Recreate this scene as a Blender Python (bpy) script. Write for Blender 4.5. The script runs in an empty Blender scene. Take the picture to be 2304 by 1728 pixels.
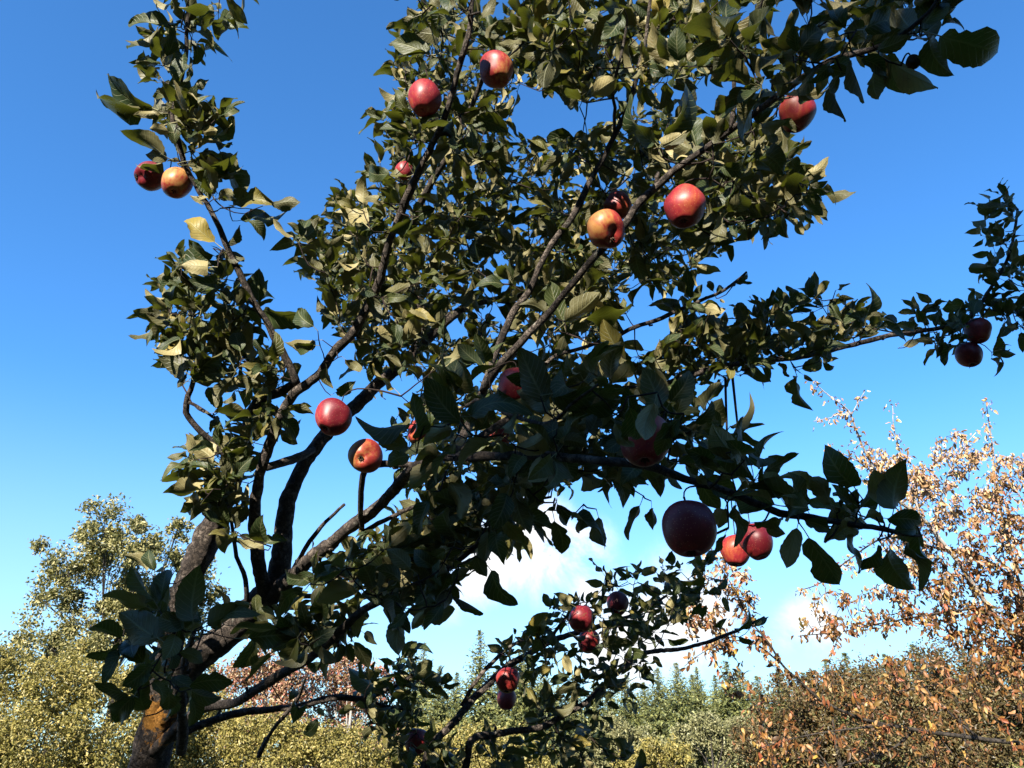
import bpy, math, random
import numpy as np
from mathutils import Vector, Matrix

SEED = 11
rng = np.random.default_rng(SEED)
random.seed(SEED)
scene = bpy.context.scene
COL = scene.collection

# ------------------------------------------------------------------ camera
FPX, CX, CY = 1740.0, 1152.0, 864.0
PITCH = math.radians(26.0)
CAM = np.array([0.0, 0.0, 1.6])
FWD = np.array([0.0, math.cos(PITCH), math.sin(PITCH)])
RGT = np.array([1.0, 0.0, 0.0])
UPV = np.array([0.0, -math.sin(PITCH), math.cos(PITCH)])
cam_d = bpy.data.cameras.new('camera'); cam = bpy.data.objects.new('camera', cam_d); COL.objects.link(cam)
cam.location = CAM; cam.rotation_euler = (math.radians(90) + PITCH, 0, 0)
cam_d.sensor_width = 36; cam_d.lens = 36 * FPX / 2304; cam_d.clip_start = 0.05; cam_d.clip_end = 6000
scene.camera = cam

def at(x, y, d):
    """a point of the garden, from its bearing off the viewpoint and its distance"""
    return CAM + d * (FWD + RGT * (x - CX) / FPX + UPV * (CY - y) / FPX)
def proj(p):
    q = np.asarray(p) - CAM
    d = q @ FWD
    return CX + FPX * (q @ RGT) / d, CY - FPX * (q @ UPV) / d, d
def nrm(v):
    v = np.asarray(v, float); return v / (np.linalg.norm(v) + 1e-12)

# ------------------------------------------------------------------ light
SUN_A, SUN_E = math.radians(22), math.radians(30)
SUN = np.array([-math.sin(SUN_A) * math.cos(SUN_E), -math.cos(SUN_A) * math.cos(SUN_E), math.sin(SUN_E)])
sl = bpy.data.lights.new('sun', 'SUN'); so = bpy.data.objects.new('sun', sl); COL.objects.link(so)
sl.energy = 5.0; sl.angle = math.radians(0.53); sl.color = (1.0, 0.93, 0.80)
so.rotation_euler = Vector(SUN).to_track_quat('Z', 'Y').to_euler(); so.location = (0, 0, 30)

world = bpy.data.worlds.new('World'); scene.world = world; world.use_nodes = True
nt = world.node_tree; nt.nodes.clear()
def N(nt, t, **k):
    n = nt.nodes.new(t)
    for a, b in k.items():
        if a == 'inp':
            for i, v in b.items(): n.inputs[i].default_value = v
        else: setattr(n, a, b)
    return n
def lk(nt, a, b): nt.links.new(a, b)
sky = N(nt, 'ShaderNodeTexSky', sky_type='NISHITA', sun_disc=False)
sky.sun_elevation = SUN_E; sky.sun_rotation = math.pi + SUN_A
sky.altitude = 400; sky.air_density = 1.0; sky.dust_density = 0.35; sky.ozone_density = 2.2
hsv = N(nt, 'ShaderNodeHueSaturation', inp={0: 0.5, 1: 1.12, 2: 1.0})
tnt = N(nt, 'ShaderNodeMix', data_type='RGBA', blend_type='MULTIPLY'); tnt.inputs[0].default_value = 1.0; tnt.inputs[7].default_value = (0.71, 1.24, 1.60, 1)
bg = N(nt, 'ShaderNodeBackground', inp={1: 0.0555})
wo = N(nt, 'ShaderNodeOutputWorld')
tc = N(nt, 'ShaderNodeTexCoord')
lk(nt, sky.outputs[0], hsv.inputs['Color']); lk(nt, hsv.outputs[0], tnt.inputs[6])
# fair-weather clouds low over the horizon: soft ragged patches broken up by noise
def px_dir(x, y): return nrm(at(x, y, 1.0) - CAM)
blobs = [(1215, 1232, .075, 1.0), (1095, 1262, .060, .95), (1310, 1230, .050, .85), (1010, 1310, .055, .62), (1160, 1180, .05, .8),
         (985, 1190, .045, .55), (1330, 1330, .060, .72), (1430, 1430, .070, .9), (1545, 1395, .07, .9), (1350, 1470, .05, .7),
         (1830, 1405, .044, .72), (1770, 1425, .034, .55), (1500, 1300, .05, .5)]
noi = N(nt, 'ShaderNodeTexNoise', inp={'Scale': 11.0, 'Detail': 10.0, 'Roughness': 0.64, 'Distortion': 0.35})
lk(nt, tc.outputs['Generated'], noi.inputs['Vector'])
big = N(nt, 'ShaderNodeTexNoise', inp={'Scale': 2.1, 'Detail': 2.0})
lk(nt, tc.outputs['Generated'], big.inputs['Vector'])
acc = None
for bx_, by_, rr, ss in blobs:
    d = px_dir(bx_, by_)
    sub = N(nt, 'ShaderNodeVectorMath', operation='DISTANCE'); sub.inputs[1].default_value = d
    lk(nt, tc.outputs['Generated'], sub.inputs[0])
    mr = N(nt, 'ShaderNodeMapRange', interpolation_type='SMOOTHSTEP', inp={1: rr * 1.5, 2: 0.0, 3: 0.0, 4: ss})
    lk(nt, sub.outputs['Value'], mr.inputs[0])
    if acc is None: acc = mr.outputs[0]
    else:
        mx = N(nt, 'ShaderNodeMath', operation='SMOOTH_MAX'); mx.inputs[2].default_value = 0.15
        lk(nt, acc, mx.inputs[0]); lk(nt, mr.outputs[0], mx.inputs[1]); acc = mx.outputs[0]
# the same kind of cloud goes on round the rest of the horizon
sep = N(nt, 'ShaderNodeSeparateXYZ'); lk(nt, tc.outputs['Generated'], sep.inputs[0])
yb = N(nt, 'ShaderNodeMapRange', interpolation_type='SMOOTHSTEP', inp={1: 0.5, 2: 0.2, 3: 0.0, 4: 1.0}); lk(nt, sep.outputs['Y'], yb.inputs[0])
el = N(nt, 'ShaderNodeMapRange', interpolation_type='SMOOTHSTEP', inp={1: 0.34, 2: 0.12, 3: 0.0, 4: 1.0}); lk(nt, sep.outputs['Z'], el.inputs[0])
bm_ = N(nt, 'ShaderNodeMapRange', interpolation_type='SMOOTHSTEP', inp={1: 0.5, 2: 0.65, 3: 0.0, 4: 0.8}); lk(nt, big.outputs[0], bm_.inputs[0])
m1 = N(nt, 'ShaderNodeMath', operation='MULTIPLY'); lk(nt, yb.outputs[0], m1.inputs[0]); lk(nt, el.outputs[0], m1.inputs[1])
m2 = N(nt, 'ShaderNodeMath', operation='MULTIPLY'); lk(nt, m1.outputs[0], m2.inputs[0]); lk(nt, bm_.outputs[0], m2.inputs[1])
mx = N(nt, 'ShaderNodeMath', operation='MAXIMUM'); lk(nt, acc, mx.inputs[0]); lk(nt, m2.outputs[0], mx.inputs[1])
ns = N(nt, 'ShaderNodeMath', operation='MULTIPLY_ADD', inp={1: 4.2, 2: -1.0}); lk(nt, noi.outputs[0], ns.inputs[0])
ad = N(nt, 'ShaderNodeMath', operation='MULTIPLY'); lk(nt, mx.outputs[0], ad.inputs[0]); lk(nt, ns.outputs[0], ad.inputs[1])
cm = N(nt, 'ShaderNodeMapRange', interpolation_type='SMOOTHSTEP', inp={1: 0.18, 2: 1.0, 3: 0.0, 4: 1.0}); lk(nt, ad.outputs[0], cm.inputs[0])
mixc = N(nt, 'ShaderNodeMix', data_type='RGBA'); mixc.inputs[7].default_value = (6.3, 6.35, 6.4, 1)
lk(nt, cm.outputs[0], mixc.inputs[0]); 
hz = N(nt, 'ShaderNodeMapRange', interpolation_type='SMOOTHSTEP', inp={1: 0.42, 2: 0.02, 3: 0.0, 4: 0.55}); lk(nt, sep.outputs['Z'], hz.inputs[0])
pale = N(nt, 'ShaderNodeMix', data_type='RGBA'); lk(nt, hz.outputs[0], pale.inputs[0]); lk(nt, tnt.outputs[2], pale.inputs[6]); pale.inputs[7].default_value = (3.7, 4.45, 5.0, 1)
lk(nt, pale.outputs[2], mixc.inputs[6])
lk(nt, mixc.outputs[2], bg.inputs[0]); lk(nt, bg.outputs[0], wo.inputs[0])

vs = scene.view_settings
vs.view_transform = 'Standard'; vs.look = 'None'; vs.gamma = 1.0; vs.exposure = 1.9; vs.use_curve_mapping = False
scene.render.engine = 'CYCLES'
scene.cycles.max_bounces = 6; scene.cycles.transmission_bounces = 4; scene.cycles.diffuse_bounces = 1

# ------------------------------------------------------------------ materials
def mat_new(name):
    m = bpy.data.materials.new(name); m.use_nodes = True; m.node_tree.nodes.clear(); return m, m.node_tree
def ramp(nt, stops, src, interp='LINEAR'):
    r = N(nt, 'ShaderNodeValToRGB'); e = r.color_ramp; e.interpolation = interp
    while len(e.elements) < len(stops): e.elements.new(0.5)
    for el_, (p, c) in zip(e.elements, stops): el_.position = p; el_.color = (*c, 1)
    lk(nt, src, r.inputs[0]); return r.outputs[0]
def rnd_value(nt):
    """one random number per leaf, whether it is its own object or joined"""
    a = N(nt, 'ShaderNodeAttribute', attribute_name='rnd'); o = N(nt, 'ShaderNodeObjectInfo')
    s = N(nt, 'ShaderNodeMath', operation='ADD'); lk(nt, a.outputs['Fac'], s.inputs[0]); lk(nt, o.outputs['Random'], s.inputs[1])
    f = N(nt, 'ShaderNodeMath', operation='FRACT'); lk(nt, s.outputs[0], f.inputs[0]); return f.outputs[0]

def mat_leaf(name, top, under, trans, tmix, rough=0.42, vein=True, spec=0.4):
    m, t = mat_new(name)
    r = rnd_value(t)
    ct = ramp(t, top, r); cu = ramp(t, under, r)
    geo = N(t, 'ShaderNodeNewGeometry')
    mx = N(t, 'ShaderNodeMix', data_type='RGBA'); lk(t, geo.outputs['Backfacing'], mx.inputs[0]); lk(t, ct, mx.inputs[6]); lk(t, cu, mx.inputs[7])
    col = mx.outputs[2]
    p = N(t, 'ShaderNodeBsdfPrincipled', inp={'Roughness': rough, 'Specular IOR Level': spec})
    if vein:
        uv = N(t, 'ShaderNodeUVMap'); uv.uv_map = 'uv'
        s = N(t, 'ShaderNodeSeparateXYZ'); lk(t, uv.outputs[0], s.inputs[0])
        ab = N(t, 'ShaderNodeMath', operation='ABSOLUTE'); lk(t, s.outputs[0], ab.inputs[0])
        k = N(t, 'ShaderNodeMath', operation='MULTIPLY_ADD', inp={1: -0.28}); lk(t, ab.outputs[0], k.inputs[0]); lk(t, s.outputs[1], k.inputs[2])
        k2 = N(t, 'ShaderNodeMath', operation='MULTIPLY', inp={1: 9.0}); lk(t, k.outputs[0], k2.inputs[0])
        fr = N(t, 'ShaderNodeMath', operation='PINGPONG', inp={1: 0.5}); lk(t, k2.outputs[0], fr.inputs[0])
        side = N(t, 'ShaderNodeMapRange', inp={1: 0.0, 2: 0.11, 3: 1.0, 4: 0.0}); lk(t, fr.outputs[0], side.inputs[0])
        mid = N(t, 'ShaderNodeMapRange', inp={1: 0.03, 2: 0.1, 3: 1.0, 4: 0.0}); lk(t, ab.outputs[0], mid.inputs[0])
        vv = N(t, 'ShaderNodeMath', operation='MAXIMUM'); lk(t, side.outputs[0], vv.inputs[0]); lk(t, mid.outputs[0], vv.inputs[1])
        vs_ = N(t, 'ShaderNodeMath', operation='MULTIPLY', inp={1: 0.4}); lk(t, vv.outputs[0], vs_.inputs[0])
        tint = N(t, 'ShaderNodeMix', data_type='RGBA'); lk(t, vs_.outputs[0], tint.inputs[0]); lk(t, col, tint.inputs[6]); tint.inputs[7].default_value = (0.20, 0.20, 0.10, 1)
        # brown scab spots and blotches
        nz = N(t, 'ShaderNodeTexNoise', inp={'Scale': 3.2, 'Detail': 5.0, 'Roughness': 0.7}); 
        cmb = N(t, 'ShaderNodeCombineXYZ'); rm = N(t, 'ShaderNodeMath', operation='MULTIPLY', inp={1: 57.0}); lk(t, r, rm.inputs[0])
        lk(t, s.outputs[0], cmb.inputs[0]); lk(t, s.outputs[1], cmb.inputs[1]); lk(t, rm.outputs[0], cmb.inputs[2]); lk(t, cmb.outputs[0], nz.inputs['Vector'])
        sp = N(t, 'ShaderNodeMapRange', inp={1: 0.62, 2: 0.70, 3: 0.0, 4: 0.7}); lk(t, nz.outputs[0], sp.inputs[0])
        t2 = N(t, 'ShaderNodeMix', data_type='RGBA'); lk(t, sp.outputs[0], t2.inputs[0]); lk(t, tint.outputs[2], t2.inputs[6]); t2.inputs[7].default_value = (0.10, 0.055, 0.02, 1)
        col = t2.outputs[2]
        hs = N(t, 'ShaderNodeMath', operation='MULTIPLY_ADD', inp={1: -0.6}); lk(t, vv.outputs[0], hs.inputs[0]); lk(t, nz.outputs[0], hs.inputs[2])
        b = N(t, 'ShaderNodeBump', inp={'Strength': 0.55, 'Distance': 0.0025}); lk(t, hs.outputs[0], b.inputs['Height']); lk(t, b.outputs[0], p.inputs['Normal'])
    lk(t, col, p.inputs['Base Color'])
    tr = N(t, 'ShaderNodeBsdfTranslucent'); tr.inputs[0].default_value = (*trans, 1)
    mixs = N(t, 'ShaderNodeMixShader', inp={0: tmix}); lk(t, p.outputs[0], mixs.inputs[1]); lk(t, tr.outputs[0], mixs.inputs[2])
    o = N(t, 'ShaderNodeOutputMaterial'); lk(t, mixs.outputs[0], o.inputs[0])
    return m

def mat_bark(name, dark, mid, light, scale=26.0, lichen=True, bump=0.022, patch=None):
    m, t = mat_new(name)
    tc = N(t, 'ShaderNodeTexCoord')
    n1 = N(t, 'ShaderNodeTexNoise', inp={'Scale': scale, 'Detail': 11.0, 'Roughness': 0.74}); lk(t, tc.outputs['Object'], n1.inputs['Vector'])
    wv = N(t, 'ShaderNodeVectorMath', operation='MULTIPLY_ADD'); wv.inputs[1].default_value = (.07, .07, .07); lk(t, n1.outputs[1], wv.inputs[0]); lk(t, tc.outputs['Object'], wv.inputs[2])
    vv = N(t, 'ShaderNodeTexVoronoi', feature='DISTANCE_TO_EDGE', inp={'Scale': scale * 2.4}); lk(t, wv.outputs[0], vv.inputs['Vector'])
    v1 = N(t, 'ShaderNodeMapRange', interpolation_type='SMOOTHSTEP', inp={1: 0.0, 2: 0.12, 3: 0.0, 4: 1.0}); lk(t, vv.outputs['Distance'], v1.inputs[0])
    c = ramp(t, [(0.3, dark), (0.52, mid), (0.72, light)], n1.outputs[0])
    p = N(t, 'ShaderNodeBsdfPrincipled', inp={'Roughness': 0.85, 'Specular IOR Level': 0.2})
    crk = N(t, 'ShaderNodeMix', data_type='RGBA'); crk.inputs[6].default_value = (*[q * 1.2 for q in dark], 1); lk(t, v1.outputs[0], crk.inputs[0]); lk(t, c, crk.inputs[7]); c = crk.outputs[2]
    if lichen:
        n2 = N(t, 'ShaderNodeTexNoise', inp={'Scale': 11.0, 'Detail': 6.0, 'Roughness': 0.7}); lk(t, tc.outputs['Object'], n2.inputs['Vector'])
        f = N(t, 'ShaderNodeMapRange', inp={1: 0.60, 2: 0.66, 3: 0.0, 4: 0.75}); lk(t, n2.outputs[0], f.inputs[0])
        g = N(t, 'ShaderNodeMix', data_type='RGBA'); lk(t, f.outputs[0], g.inputs[0]); lk(t, c, g.inputs[6]); g.inputs[7].default_value = (0.22, 0.21, 0.17, 1)
        n3 = N(t, 'ShaderNodeTexNoise', inp={'Scale': 6.0, 'Detail': 7.0, 'Roughness': 0.75}); 
        mp = N(t, 'ShaderNodeMapping'); mp.inputs['Location'].default_value = (3.1, 7.7, 1.9); lk(t, tc.outputs['Object'], mp.inputs[0]); lk(t, mp.outputs[0], n3.inputs['Vector'])
        f2 = N(t, 'ShaderNodeMapRange', inp={1: 0.66, 2: 0.70, 3: 0.0, 4: 0.85}); lk(t, n3.outputs[0], f2.inputs[0])
        g2 = N(t, 'ShaderNodeMix', data_type='RGBA'); lk(t, f2.outputs[0], g2.inputs[0]); lk(t, g.outputs[2], g2.inputs[6]); g2.inputs[7].default_value = (0.42, 0.20, 0.03, 1)
        c = g2.outputs[2]
        if patch is not None:            # one large crust of orange lichen low on the trunk
            dp = N(t, 'ShaderNodeVectorMath', operation='DISTANCE'); dp.inputs[1].default_value = patch; lk(t, tc.outputs['Object'], dp.inputs[0])
            da = N(t, 'ShaderNodeMath', operation='MULTIPLY_ADD', inp={1: -0.34}); lk(t, n1.outputs[0], da.inputs[0]); lk(t, dp.outputs['Value'], da.inputs[2])
            f4 = N(t, 'ShaderNodeMapRange', inp={1: -0.105, 2: -0.125, 3: 0.0, 4: 0.85}); lk(t, da.outputs[0], f4.inputs[0])
            g3 = N(t, 'ShaderNodeMix', data_type='RGBA'); lk(t, f4.outputs[0], g3.inputs[0]); lk(t, c, g3.inputs[6]); g3.inputs[7].default_value = (0.34, 0.15, 0.022, 1)
            c = g3.outputs[2]
    lk(t, c, p.inputs['Base Color'])
    ad = N(t, 'ShaderNodeMath', operation='MULTIPLY_ADD', inp={1: 0.26}); lk(t, v1.outputs[0], ad.inputs[0]); lk(t, n1.outputs[0], ad.inputs[2])
    b = N(t, 'ShaderNodeBump', inp={'Strength': 0.8, 'Distance': bump}); lk(t, ad.outputs[0], b.inputs['Height']); lk(t, b.outputs[0], p.inputs['Normal'])
    o = N(t, 'ShaderNodeOutputMaterial'); lk(t, p.outputs[0], o.inputs[0])
    return m

def mat_apple(name, red, red2, ground, bias):
    m, t = mat_new(name)
    tc = N(t, 'ShaderNodeTexCoord'); oi = N(t, 'ShaderNodeObjectInfo')
    mp = N(t, 'ShaderNodeVectorMath', operation='ADD'); lk(t, tc.outputs['Object'], mp.inputs[0])
    sc = N(t, 'ShaderNodeVectorMath', operation='SCALE'); sc.inputs[0].default_value = (3.0, 5.0, 7.0); lk(t, oi.outputs['Random'], sc.inputs['Scale']); lk(t, sc.outputs[0], mp.inputs[1])
    n1 = N(t, 'ShaderNodeTexNoise', inp={'Scale': 16.0, 'Detail': 5.0, 'Roughness': 0.6}); lk(t, mp.outputs[0], n1.inputs['Vector'])
    # fine streaks running from stem to eye
    st = N(t, 'ShaderNodeMapping'); st.inputs['Scale'].default_value = (150, 150, 12); lk(t, mp.outputs[0], st.inputs[0])
    n2 = N(t, 'ShaderNodeTexNoise', inp={'Scale': 1.0, 'Detail': 3.0}); lk(t, st.outputs[0], n2.inputs['Vector'])
    s = N(t, 'ShaderNodeSeparateXYZ'); lk(t, tc.outputs['Object'], s.inputs[0])
    g = N(t, 'ShaderNodeMath', operation='MULTIPLY_ADD', inp={1: 6.5, 2: bias - 0.13}); lk(t, s.outputs['X'], g.inputs[0])
    g1 = N(t, 'ShaderNodeMath', operation='ADD'); lk(t, g.outputs[0], g1.inputs[0]); lk(t, n1.outputs[0], g1.inputs[1])
    g2 = N(t, 'ShaderNodeMath', operation='MULTIPLY_ADD', inp={1: 0.62}); lk(t, n2.outputs[0], g2.inputs[0]); lk(t, g1.outputs[0], g2.inputs[2])
    c = ramp(t, [(0.36, red2), (0.62, red), (0.92, ground)], g2.outputs[0])
    v = N(t, 'ShaderNodeTexVoronoi', inp={'Scale': 260.0, 'Randomness': 1.0}); lk(t, mp.outputs[0], v.inputs['Vector'])
    f = N(t, 'ShaderNodeMapRange', inp={1: 0.10, 2: 0.22, 3: 0.5, 4: 0.0}); lk(t, v.outputs['Distance'], f.inputs[0])
    k = N(t, 'ShaderNodeMix', data_type='RGBA'); lk(t, f.outputs[0], k.inputs[0]); lk(t, c, k.inputs[6]); k.inputs[7].default_value = (0.42, 0.22, 0.11, 1)
    # scab marks and bruises
    n3 = N(t, 'ShaderNodeTexNoise', inp={'Scale': 34.0, 'Detail': 4.0, 'Roughness': 0.6}); lk(t, mp.outputs[0], n3.inputs['Vector'])
    f3 = N(t, 'ShaderNodeMapRange', inp={1: 0.69, 2: 0.73, 3: 0.0, 4: 0.8}); lk(t, n3.outputs[0], f3.inputs[0])
    k2 = N(t, 'ShaderNodeMix', data_type='RGBA'); lk(t, f3.outputs[0], k2.inputs[0]); lk(t, k.outputs[2], k2.inputs[6]); k2.inputs[7].default_value = (0.10, 0.035, 0.015, 1)
    p = N(t, 'ShaderNodeBsdfPrincipled', inp={'Roughness': 0.46, 'Specular IOR Level': 0.38})
    lk(t, k2.outputs[2], p.inputs['Base Color'])
    b = N(t, 'ShaderNodeBump', inp={'Strength': 0.25, 'Distance': 0.001}); lk(t, n1.outputs[0], b.inputs['Height']); lk(t, b.outputs[0], p.inputs['Normal'])
    o = N(t, 'ShaderNodeOutputMaterial'); lk(t, p.outputs[0], o.inputs[0])
    return m

def mat_ground():
    m, t = mat_new('meadow_grass')
    tc = N(t, 'ShaderNodeTexCoord')
    n = N(t, 'ShaderNodeTexNoise', inp={'Scale': 0.6, 'Detail': 10.0, 'Roughness': 0.7}); lk(t, tc.outputs['Object'], n.inputs['Vector'])
    c = ramp(t, [(0.3, (0.018, 0.026, 0.008)), (0.55, (0.032, 0.042, 0.013)), (0.75, (0.06, 0.055, 0.022))], n.outputs[0])
    p = N(t, 'ShaderNodeBsdfPrincipled', inp={'Roughness': 0.95}); lk(t, c, p.inputs[0])
    o = N(t, 'ShaderNodeOutputMaterial'); lk(t, p.outputs[0], o.inputs[0])
    return m

M_leaf = mat_leaf('apple_leaf', [(0.0, (0.011, 0.020, 0.006)), (0.55, (0.023, 0.034, 0.009)), (0.84, (0.050, 0.051, 0.012)), (0.95, (0.10, 0.083, 0.020)), (1.0, (0.20, 0.15, 0.03))],
                  [(0.0, (0.034, 0.034, 0.015)), (0.6, (0.092, 0.083, 0.037)), (1.0, (0.27, 0.225, 0.105))], (0.14, 0.16, 0.015), 0.15, 0.46, True, 0.22)
M_bark = mat_bark('apple_bark', (0.014, 0.011, 0.0095), (0.072, 0.056, 0.046), (0.22, 0.18, 0.15), patch=tuple(at(338, 1618, 2.27)))
M_twig = mat_bark('twig_bark', (0.010, 0.0065, 0.006), (0.026, 0.016, 0.013), (0.07, 0.048, 0.04), 60, False, 0.002)
M_apple = mat_apple('red_apple_skin', (0.20, 0.013, 0.016), (0.10, 0.005, 0.010), (0.26, 0.062, 0.022), -0.20)
M_apple_y = mat_apple('yellow_red_apple_skin', (0.21, 0.018, 0.015), (0.11, 0.007, 0.009), (0.32, 0.145, 0.042), -0.10)
M_apple_p = mat_apple('yellow_apple_skin', (0.22, 0.022, 0.015), (0.13, 0.008, 0.009), (0.30, 0.145, 0.042), 0.04)
M_calyx = mat_bark('dry_calyx', (0.02, 0.012, 0.008), (0.05, 0.032, 0.02), (0.09, 0.06, 0.04), 60, False, 0.001)

# ------------------------------------------------------------------ mesh helpers
def mesh_np(name, V, F, mat, uv=None, rnd=None, smooth=True):
    """V (n,3); F list of (k,3|4) int arrays; uv and rnd are per vertex"""
    me = bpy.data.meshes.new(name)
    V = np.asarray(V, np.float32)
    Fs = [np.asarray(f, np.int32) for f in (F if isinstance(F, list) else [F]) if len(f)]
    loops = np.concatenate([f.ravel() for f in Fs])
    tot = np.concatenate([np.full(len(f), f.shape[1], np.int32) for f in Fs])
    st = np.concatenate([[0], np.cumsum(tot)[:-1]]).astype(np.int32)
    me.vertices.add(len(V)); me.vertices.foreach_set('co', V.ravel())
    me.loops.add(len(loops)); me.loops.foreach_set('vertex_index', loops)
    me.polygons.add(len(tot)); me.polygons.foreach_set('loop_start', st); me.polygons.foreach_set('loop_total', tot)
    me.polygons.foreach_set('use_smooth', np.full(len(tot), smooth))
    if uv is not None:
        l = me.uv_layers.new(name='uv'); l.data.foreach_set('uv', np.asarray(uv, np.float32)[loops].ravel())
    if rnd is not None:
        a = me.attributes.new('rnd', 'FLOAT', 'POINT'); a.data.foreach_set('value', np.asarray(rnd, np.float32))
    me.update(calc_edges=True); me.validate()
    if mat: me.materials.append(mat)
    return me
def obj(name, me, parent=None, loc=None, kind=None):
    o = bpy.data.objects.new(name, me); COL.objects.link(o)
    if parent: o.parent = parent
    if loc is not None: o.location = loc
    if kind: o['kind'] = kind
    return o
def thing(name, label, cat, loc=(0, 0, 0), group=None):
    o = bpy.data.objects.new(name, None); COL.objects.link(o); o.location = loc
    o.empty_display_size = 0.1
    o['label'] = label; o['category'] = cat
    if group: o['group'] = group
    return o

def spline(P, R, step):
    """Catmull-Rom through P with radii R, resampled about every step metres"""
    P = np.asarray(P, float); R = np.asarray(R, float)
    Q = np.vstack([2 * P[0] - P[1], P, 2 * P[-1] - P[-2]]); out = []; ro = []
    for i in range(len(P) - 1):
        n = max(2, int(np.linalg.norm(P[i + 1] - P[i]) / step))
        for k in range(n):
            t = k / n; a, b, c, d = Q[i], Q[i + 1], Q[i + 2], Q[i + 3]
            out.append(0.5 * (2 * b + (c - a) * t + (2 * a - 5 * b + 4 * c - d) * t * t + (3 * b - a - 3 * c + d) * t ** 3))
            ro.append(R[i] * (1 - t) + R[i + 1] * t)
    out.append(P[-1]); ro.append(R[-1])
    return np.array(out), np.array(ro)
def tube(P, R, sides=10, rough=0.0, base=0):
    """tapered tube with capped tip; returns V, quads, tris"""
    n = len(P); T = np.gradient(P, axis=0); T /= np.linalg.norm(T, axis=1)[:, None] + 1e-12
    u = nrm(np.cross(T[0], [0.3, 0.2, 0.9] if abs(T[0][2]) < 0.9 else [1, 0, 0]))
    V = np.zeros((n, sides, 3)); ang = np.linspace(0, 2 * math.pi, sides, endpoint=False)
    for i in range(n):
        u = nrm(u - T[i] * (u @ T[i])); w = np.cross(T[i], u)
        r = R[i] * (1 + rough * rng.normal(size=sides) * 0.5)
        V[i] = P[i] + (np.cos(ang) * r)[:, None] * u + (np.sin(ang) * r)[:, None] * w
    V = V.reshape(-1, 3)
    i0 = np.arange(n - 1)[:, None] * sides; k = np.arange(sides)[None, :]; k2 = (k + 1) % sides
    Qd = np.stack([i0 + k, i0 + k2, i0 + sides + k2, i0 + sides + k], -1).reshape(-1, 4)
    V = np.vstack([V, P[-1] + T[-1] * R[-1] * 0.6, P[0]])
    e = (n - 1) * sides; ks = np.arange(sides)
    Tr = np.vstack([np.stack([e + ks, e + (ks + 1) % sides, np.full(sides, n * sides)], -1),
                    np.stack([(ks + 1) % sides, ks, np.full(sides, n * sides + 1)], -1)])
    return V, Qd + base, Tr + base
class Acc:
    def __init__(s): s.V = []; s.Q = []; s.T = []; s.n = 0; s.uv = []; s.rnd = []
    def add(s, V, Q=None, T=None, uv=None, rnd=None):
        if Q is not None and len(Q): s.Q.append(np.asarray(Q) + s.n)
        if T is not None and len(T): s.T.append(np.asarray(T) + s.n)
        s.V.append(V); s.n += len(V)
        if uv is not None: s.uv.append(uv)
        if rnd is not None: s.rnd.append(np.full(len(V), rnd) if np.isscalar(rnd) else rnd)
    def mesh(s, name, mat, smooth=True):
        F = []
        if s.Q: F.append(np.vstack(s.Q))
        if s.T: F.append(np.vstack(s.T))
        return mesh_np(name, np.vstack(s.V), F, mat, np.vstack(s.uv) if s.uv else None, np.concatenate(s.rnd) if s.rnd else None, smooth)

# ------------------------------------------------------------------ ground
g = 3000.0
gv = [(-g, -g, 0), (g, -g, 0), (g, g, 0), (-g, g, 0)]
o = obj('meadow_ground', mesh_np('meadow_ground', gv, np.array([[0, 1, 2, 3]]), mat_ground()), kind='structure')

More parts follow.
